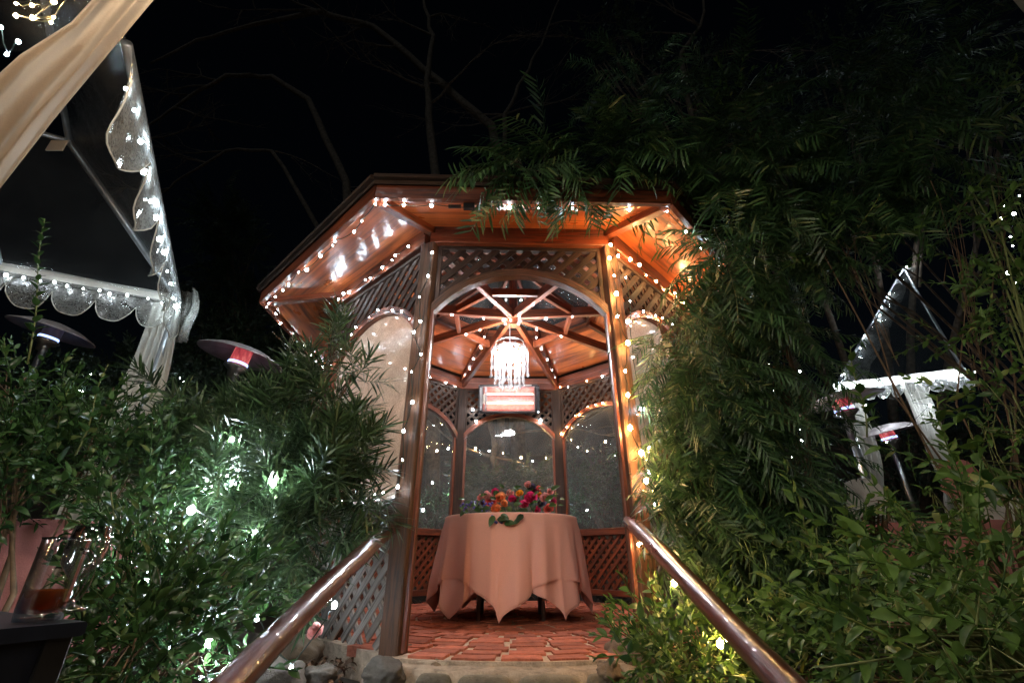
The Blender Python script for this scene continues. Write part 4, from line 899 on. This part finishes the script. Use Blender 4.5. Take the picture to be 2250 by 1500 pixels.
def shoot(n, L, ll, tm, seed, opp=False, droop=.1):
    r = random.Random(seed); vs = []; fs = []
    def pt(t): return Vector((.06*L*sin(t*3+seed), L*t, -droop*L*t*t))
    for k in range(n):
        t = (k//2+.7)/(n/2) if opp else (k+.6)/n; t = min(t, 1); p = pt(t); a = (k//2*1.57+(k % 2)*PI) if opp else k*2.399; sp_ = rad(r.uniform(35, 70)*(1.1-.5*t))
        d = Vector((sin(sp_)*cos(a), cos(sp_), sin(sp_)*sin(a))); m_ = qmat(p, d, Vector((r.uniform(-.4, .4), r.uniform(-.6, .2), 1)), ll*r.uniform(.45, 1.2)*(1-.35*t*t))
        tq = r.choice(TV) if ll < .08 or r.random() < .35 else tm
        b = len(vs); vs += [tuple(m_ @ Vector(v)) for v in tq[0]]; fs += [tuple(b+i for i in f) for f in tq[1]]
    b = len(vs); pr = .0025
    for i in range(4):
        p = pt(i/3)
        for q in range(3): vs.append((p.x+pr*cos(q*2.09), p.y, p.z+pr*sin(q*2.09)))
    for i in range(3):
        for q in range(3): fs.append((b+i*3+q, b+i*3+(q+1) % 3, b+(i+1)*3+(q+1) % 3, b+(i+1)*3+q))
    return vs, fs
FERN = [spray_needles(30, .34, .09, .0105, 'fern', s) for s in range(4)]
FERNL = [spray_needles(24, .36, .12, .013, 'fern', s+9) for s in range(3)]
YEW = [spray_needles(30, .20, .125, .0105, 'yew', s) for s in range(4)]
LF4 = leaf_t(.24, 3, .3, .2)
BRD = [shoot(12, .24, .052, LF4, s) for s in range(4)]
LANC = leaf_t(.165, 5, .4, .35)
BRDL = [shoot(13, .32, .082, LANC if s else LEAF, s+4, True) for s in range(4)]
def A3(px, py, y): return at(px, py, y=y)
# fern pine screen on the right of the gazebo
plant('fern_pine', 'tall drooping fern pine hiding the right side of the gazebo', 'tree', (2.1, 3.5, -.05),
 [(A3(1580, 700, 2.9), (.34, .35, .34), 120), (A3(1530, 830, 2.8), (.22, .3, .3), 80), (A3(1560, 930, 2.8), (.30, .35, .35), 130), (A3(1600, 1080, 2.8), (.34, .35, .32), 130), (A3(1545, 1140, 2.65), (.2, .25, .22), 80), (A3(1640, 1220, 2.8), (.32, .3, .28), 100),
  (A3(1700, 600, 2.9), (.38, .4, .4), 100), (A3(1710, 800, 3.1), (.3, .4, .45), 80), (A3(1740, 1010, 3.2), (.22, .3, .4), 66), (A3(1960, 1130, 2.6), (.14, .2, .1), 10), (A3(1760, 1200, 3.1), (.25, .3, .25), 50), (A3(1460, 1000, 2.75), (.08, .15, .3), 22), (A3(1455, 740, 2.7), (.07, .15, .16), 12)],
 FERN, M['fern'], M['stem'], (0, -.25, -.75), 290, trunk=.035)
plant('overhanging_branch', 'dark fern pine boughs hanging over the right corner of the gazebo roof', 'tree', (4.8, 3.6, -.05),
 [(A3(1520, 370, 2.4), (.42, .4, .18), 100), (A3(1330, 350, 2.2), (.30, .2, .08), 60), (A3(1190, 350, 2.12), (.16, .1, .05), 34), (A3(1130, 365, 2.05), (.08, .06, .03), 12), (A3(1660, 430, 2.5), (.42, .4, .35), 110), (A3(1600, 250, 2.8), (.6, .5, .35), 80), (A3(1800, 250, 2.6), (.6, .5, .4), 90), (A3(1850, 440, 2.5), (.45, .4, .3), 80), (A3(1400, 180, 3.4), (.6, .5, .5), 40), (A3(2050, 150, 2.4), (.5, .5, .5), 90), (A3(1990, 330, 2.3), (.4, .4, .3), 70), (A3(1590, 560, 2.5), (.2, .25, .2), 45)],
 FERNL, M['fern'], M['bark'], (-.35, -.25, -.55), 290, trunk=.014, lift=.9)
plant('yew_pine_bush', 'dense spiky yew pine bush lit by fairy lights left of the gazebo', 'bush', (-1.75, 2.95, -.05),
 [(A3(700, 915, 2.7), (.16, .2, .12), 22), (A3(730, 1010, 2.6), (.17, .2, .13), 36), (A3(610, 980, 2.75), (.30, .3, .15), 64), (A3(500, 970, 2.9), (.34, .3, .12), 60), (A3(400, 1020, 2.9), (.24, .3, .14), 46), (A3(690, 1090, 2.5), (.24, .25, .22), 85), (A3(580, 1090, 2.6), (.34, .3, .22), 70), (A3(640, 1190, 2.4), (.22, .22, .17), 55), (A3(770, 1060, 2.5), (.09, .14, .12), 16), (A3(450, 1120, 2.8), (.34, .3, .26), 60), (A3(735, 780, 2.6), (.04, .05, .16), 9), (A3(775, 830, 2.6), (.03, .05, .07), 4), (A3(590, 1260, 2.3), (.16, .2, .10), 18), (A3(375, 870, 3.0), (.08, .1, .06), 6), (A3(660, 840, 2.7), (.08, .1, .08), 8)],
 YEW, M['yew'], M['stem'], (0, -.3, .45), 290, trunk=.022)
plant('broadleaf_shrub', 'dark glossy broadleaf shrub filling the lower left corner', 'shrub', (-1.75, 1.9, -.35),
 [(A3(50, 960, 2.1), (.30, .3, .24), 80), (A3(190, 990, 2.2), (.32, .3, .24), 80), (A3(40, 1080, 2.0), (.26, .25, .2), 50), (A3(250, 1080, 2.2), (.28, .3, .2), 50), (A3(320, 1200, 2.0), (.18, .2, .17), 45), (A3(340, 1350, 1.75), (.22, .2, .18), 80), (A3(450, 1330, 1.9), (.16, .2, .16), 36), (A3(290, 1450, 1.5), (.13, .12, .11), 40), (A3(410, 1460, 1.7), (.14, .16, .12), 30), (A3(20, 850, 2.3), (.14, .2, .1), 16), (A3(265, 1290, 1.7), (.08, .1, .12), 14)],
 BRD, M['broad'], M['stem'], (0, -.25, .45), 290, trunk=.02)
plant('light_green_shrub', 'bright green broadleaf shrub filling the lower right foreground', 'shrub', (2.0, 1.7, -.4),
 [(A3(1890, 1280, 2.0), (.24, .3, .14), 34), (A3(2080, 1260, 1.7), (.24, .25, .18), 30), (A3(2190, 1330, 1.3), (.16, .2, .2), 30), (A3(2000, 1410, 1.6), (.26, .25, .12), 44), (A3(1830, 1430, 1.8), (.18, .2, .1), 26), (A3(2230, 1100, 1.5), (.12, .2, .25), 24), (A3(2225, 870, 1.7), (.12, .2, .28), 24), (A3(2150, 1470, 1.25), (.24, .2, .08), 30), (A3(2235, 650, 2.0), (.14, .2, .25), 24), (A3(2225, 430, 2.1), (.14, .2, .25), 20), (A3(2150, 1000, 1.9), (.08, .2, .2), 12), (A3(1800, 1230, 2.1), (.08, .2, .12), 9), (A3(2060, 1100, 1.9), (.10, .2, .12), 8)],
 BRDL, M['bright'], M['gstem'], (-.1, -.3, .05), 290, trunk=.010, spr=(.4, 1.05), canes=60)
plant('climbing_vine', 'thin climbing vine with small green leaves trailing down the dark right side', 'vine', (2.5, 2.6, 0),
 [(A3(1620, 215, 2.3), (.22, .2, .08), 12), (A3(2100, 520, 2.1), (.14, .2, .3), 14), (A3(1850, 540, 2.4), (.3, .25, .08), 10), (A3(2190, 300, 2.3), (.2, .3, .45), 22), (A3(2200, 520, 2.3), (.12, .3, .4), 18), (A3(2120, 720, 2.4), (.14, .25, .25), 12)],
 BRD, M['bright'], M['stem'], (0, -.3, .1), 220, trunk=.009)
plant('low_shrub', 'small light green shrub at the foot of the right gazebo post', 'shrub', (1.0, 2.3, -.1),
 [(A3(1450, 1395, 2.35), (.10, .12, .08), 20), (A3(1530, 1400, 2.25), (.14, .14, .09), 30), (A3(1510, 1460, 2.1), (.18, .14, .08), 34), (A3(1620, 1440, 2.2), (.14, .14, .1), 24), (A3(1450, 1490, 2.1), (.08, .1, .05), 9)],
 BRD, M['bright'], M['gstem'], (0, -.3, .4), 200, trunk=.006)
# tall thin shoots standing up out of the left shrub
for k, (px0, py0, px1, py1, y, lb) in enumerate(((165, 1000, 240, 800, 1.9, 'leaning leafy shoot rising from the left shrub'), (255, 1250, 250, 1030, 1.6, 'upright leafy shoot in the middle of the lower left shrub'), (60, 800, 100, 480, 2.0, 'long leafy shoot reaching up before the dark tent roof'), (410, 1230, 405, 1120, 1.8, 'thin shoot with paired leaves near the fairy lights'), (1905, 960, 1870, 760, 2.0, 'tall pale shoot standing before the right patio heater'), (2120, 1150, 2060, 870, 1.7, 'upright shoot with large leaves right of the far heater'), (1780, 1230, 1770, 1120, 2.0, 'pale young shoot at the left edge of the bright shrub'))):
    p0 = A3(px0, py0, y); p1 = A3(px1, py1, y-.05); o = thing('leafy_shoot', lb, 'plant', p0); mb = MB(); pts = [p0.lerp(p1, t)+Vector((.012*sin(t*6), 0, 0)) for t in [i/8 for i in range(9)]]; mb.tube(pts, [.004-.0003*i for i in range(9)], 5); mb.build('stem', M['gstem'], o)
    L = (p1-p0).length; n = int(L/.022); me = lmesh('leaf', LEAF, M['broad'] if px0 < 1000 else M['bright'])
    for j in range(n):
        t = .15+.85*j/n; pos = p0.lerp(p1, t)+Vector((.012*sin(t*6), 0, 0)); a = j*2.399; d = Vector((cos(a), sin(a)*.8-.2, .55+.5*t)); mm = qmat(pos, d, Vector((0, -.4, 1)), R.uniform(.04, .065)*(1.15-.4*t)*(1.3 if px0 > 1000 else 1)); q = put('leaf', me, o, pos); q.matrix_basis = Matrix.Translation(-org(o)) @ mm
# dark planting further back
def backmass(name, label, cat, base, cl, kind=None, m_='back', tm=BRD, npart=0, bias=(0, -.3, .2), trunk=.05, spr=(1.2, 2.0)):
    o = plant(name, label, cat, base, cl, tm, M[m_], M['bark'], bias, npart, trunk=trunk, spr=spr)
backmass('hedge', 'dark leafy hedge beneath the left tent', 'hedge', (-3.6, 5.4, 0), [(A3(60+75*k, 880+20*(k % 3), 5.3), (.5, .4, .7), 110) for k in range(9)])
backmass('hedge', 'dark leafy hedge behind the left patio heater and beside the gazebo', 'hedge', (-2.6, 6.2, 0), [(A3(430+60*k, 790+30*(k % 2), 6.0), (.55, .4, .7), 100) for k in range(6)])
backmass('conifer', 'faint dark conifer standing left of the gazebo roof', 'tree', (-3.6, 7.5, .3), [(A3(480+25*(k % 3), 480+45*k, 7.4), (.35+.12*k, .4, .45), 45) for k in range(7)], tm=FERN)
backmass('hedge', 'dark hedge at right between the fern pine and the far tent', 'hedge', (3.6, 6.0, 0), [(A3(1640+55*k, 960+50*(k % 3), 5.6), (.5, .4, .7), 90) for k in range(2)]+[(A3(1700, 1130, 5.6), (.5, .4, .4), 80)], m_='yew')
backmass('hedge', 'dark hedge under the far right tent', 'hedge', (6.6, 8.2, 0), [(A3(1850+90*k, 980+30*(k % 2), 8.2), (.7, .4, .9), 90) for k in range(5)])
backmass('bush', 'low green bush behind the left back window of the gazebo', 'bush', (-.9, 6.9, .2), [(A3(930+30*k, 1130, 6.8), (.35, .3, .25), 50) for k in range(3)], m_='yew', spr=(.8, 1.4))
backmass('bush', 'feathery green bush behind the centre back window', 'bush', (0, 7.4, .4), [(A3(1040+45*k, 1085-12*(k % 2), 7.3), (.4, .3, .3), 60) for k in range(5)], m_='yew', tm=FERN, spr=(.8, 1.4))
backmass('bush', 'dark ivy bush behind the right back window', 'bush', (1.5, 7.1, .3), [(A3(1250+45*k, 1050+40*(k % 2), 6.9), (.35, .3, .45), 80) for k in range(4)], m_='yew', spr=(.8, 1.3))
backmass('tree_canopy', 'dark leafy tree crown at the upper right', 'tree', (7.5, 9.5, .3), [(A3(1350+170*k, 120+90*(k % 3), 5.5), (1.0, .8, .8), 110) for k in range(6)], trunk=.12)

# bare trees on the slope behind: trunk plus every limb
def tree(px, py0, y, label, seed, path, r0_):
    r = random.Random(seed); base = Vector((A3(px, 1100, y).x, y, ground(A3(px, 1100, y).x, y)-.1)); o = thing('bare_tree', label, 'tree', base)
    pts = [base]+[A3(a, b, y+dy) for a, b, dy in path]; L = len(pts); mb = MB()
    sm = []
    for a, b in zip(pts[:-1], pts[1:]):
        for k in range(4): sm.append(a.lerp(b, k/4)+Vector((r.uniform(-.04, .04), 0, r.uniform(-.04, .04))))
    sm.append(pts[-1]); n = len(sm); mb.tube(sm, [r0_*(1-.82*i/n) for i in range(n)], 9, True, .06); mb.build('trunk', M['bark'], o)
    def limb(p, d, rr_, ln, depth, m2):
        q = [p]; dd = d.copy()
        for k in range(7): dd = (dd+Vector((r.gauss(0, .16), r.gauss(0, .1), r.gauss(0, .16)+.0))).normalized(); q.append(q[-1]+dd*ln/7)
        m2.tube(q, [rr_*(1-.12*k) for k in range(8)], 6, False, .05)
        if depth > 0:
            for _ in range(3+depth): k = r.randrange(2, 8); limb(q[k], (dd+Vector((r.gauss(0, .7), r.gauss(0, .4), r.gauss(0, .5)))).normalized(), rr_*.45, ln*r.uniform(.35, .6), depth-1, m2)
    for k in range(5):
        i = r.randrange(n//3, n); m2 = MB(); sg = -1 if r.random() < .6 else 1; limb(sm[i], Vector((sg*r.uniform(.5, 1), r.uniform(-.3, .1), r.uniform(-.2, .5))).normalized(), r0_*.32, r.uniform(1.4, 2.8), 2, m2); m2.build('limb', M['bark'], o)
tree(1150, 0, 9, 'bare tree with a long limb arching to the upper left behind the roof', 3, [(1110, 420, 0), (1080, 280, 0), (930, 150, .2), (820, 60, 0), (700, 25, -.2), (560, 55, 0), (430, 90, 0), (330, 140, 0)], .16)
tree(960, 0, 8, 'bare tree with an upright knotted trunk above the gazebo roof', 8, [(960, 420, 0), (945, 250, 0), (940, 180, 0), (950, 80, 0), (930, 0, 0), (925, -90, 0)], .13)
tree(800, 0, 10, 'bare tree with a pale limb sweeping left over the dark slope', 12, [(760, 400, 0), (680, 220, 0), (600, 170, 0), (500, 165, 0), (420, 210, 0), (350, 260, 0), (290, 300, 0)], .13)
tree(1100, 0, 8.6, 'slender leaning bare trunk at top centre', 21, [(1100, 430, 0), (1110, 250, 0), (1150, 170, 0), (1190, 100, 0), (1250, -60, 0)], .08)
tree(700, 0, 9.5, 'thin bare tree with drooping twigs left of the gazebo roof', 31, [(700, 500, 0), (600, 330, 0), (500, 330, 0), (400, 390, 0), (340, 440, 0)], .08)
tree(1085, 0, 7.6, 'pale slim tree trunk seen through the centre back window', 41, [(1086, 1060, 0), (1085, 980, 0), (1080, 900, 0), (1070, 760, 0)], .09)
tree(1560, 0, 5.5, 'reddish bare trunk among the dark leaves at upper right', 51, [(1530, 300, 0), (1490, 130, 0), (1540, 60, 0), (1555, -60, 0)], .07)

# leaf litter on the ground and under the rail
T = []
for _ in range(2600):
    x, y = (R.uniform(-2.6, -.75), R.uniform(1.9, 3.6)) if R.random() < .6 else (R.uniform(.75, 2.4), R.uniform(1.9, 3.2))
    if (x-GC.x)**2+(y-GC.y)**2 < (1.72 if abs(x) > .8 else 1.95)**2: continue
    T.append(qmat(Vector((x, y, ground(x, y)+.04*noise.noise(Vector((x*1.3, y*1.3, 0)))+R.uniform(.004, .03))), Vector((R.gauss(0, 1), R.gauss(0, 1), R.gauss(0, .3))), Vector((R.gauss(0, .4), R.gauss(0, .4), 1)), R.uniform(.03, .06)))
loft('leaf_litter', leaf_t(.22, 3, .5, .5), T, M['litter'], label='brown dry leaves scattered on the soil beside the steps', cat='leaf litter', kind='stuff')
T = []
for _ in range(5000):
    x, y = R.uniform(-5, 5), R.uniform(6.2, 9.5); T.append(qmat(Vector((x, y, ground(x, y)+R.uniform(.02, .06))), Vector((R.gauss(0, 1), R.gauss(0, 1), R.gauss(0, .4))), Vector((R.gauss(0, .4), R.gauss(0, .4), 1)), R.uniform(.05, .10)))
loft('leaf_litter', leaf_t(.22, 3, .5, .5), T, M['litter'], label='dead leaves covering the slope behind the gazebo windows', cat='leaf litter', kind='stuff')
# ivy on the ground right
T = []
for _ in range(2500):
    x, y = R.uniform(.8, 3.4), R.uniform(1.7, 4.2)
    if (x-GC.x)**2+(y-GC.y)**2 < (1.72 if abs(x) > .8 else 1.95)**2: continue
    T.append(qmat(Vector((x, y, ground(x, y)+R.uniform(.0, .12))), Vector((R.gauss(0, 1), R.gauss(0, 1), R.gauss(0, .3))), Vector((R.gauss(0, .5), R.gauss(0, .5)-.4, 1)), R.uniform(.03, .06)))
loft('ground_cover', leaf_t(.32, 3, .3, .3), T, M['broad'], label='dark ivy ground cover below the fern pine', cat='ground cover', kind='stuff')

# ------------------------------------------------------------------ added festoon lamps out of view, filling the scene from the front
for sg, lb in ((-1, 'added warm globe lamps out of view on the left, standing in for unseen lights on the camera side'), (1, 'added warm globe lamps out of view on the right, standing in for unseen lights on the camera side')):
    gm = MB().blob((0, 0, 0), .045, 0, 2).mesh('globe', emit('added fill globe', (1, .84, .64) if sg > 0 else (1, .86, .68), 110 if sg > 0 else 350)); sh = MB().lathe((0, 0, 0), [(.015, .09), (.04, .08), (.13, .02), (.132, .012), (.128, .014), (.035, .075), (.012, .085)], 24).mesh('fill_cutoff_shade', M['pipe'])  # added fill globes; their added shades keep light off the upper foliage
    pts = [Vector((sg*(.95+.25*k), .75-.9*k, 2.35-.1*sin(PI*k/3)-.10*k)) for k in range(4)]; o = thing('added_fill_lights', lb, 'string lights', pts[0], 'added fill lamps out of view'); mb = MB(); mb.tube([p_+Vector((0, 0, .10)) for p_ in pts], .004, 5); mb.build('wire', M['wire'], o)
    for p_ in pts: put('globe', gm, o, p_); put('fill_cutoff_shade', sh, o, p_)
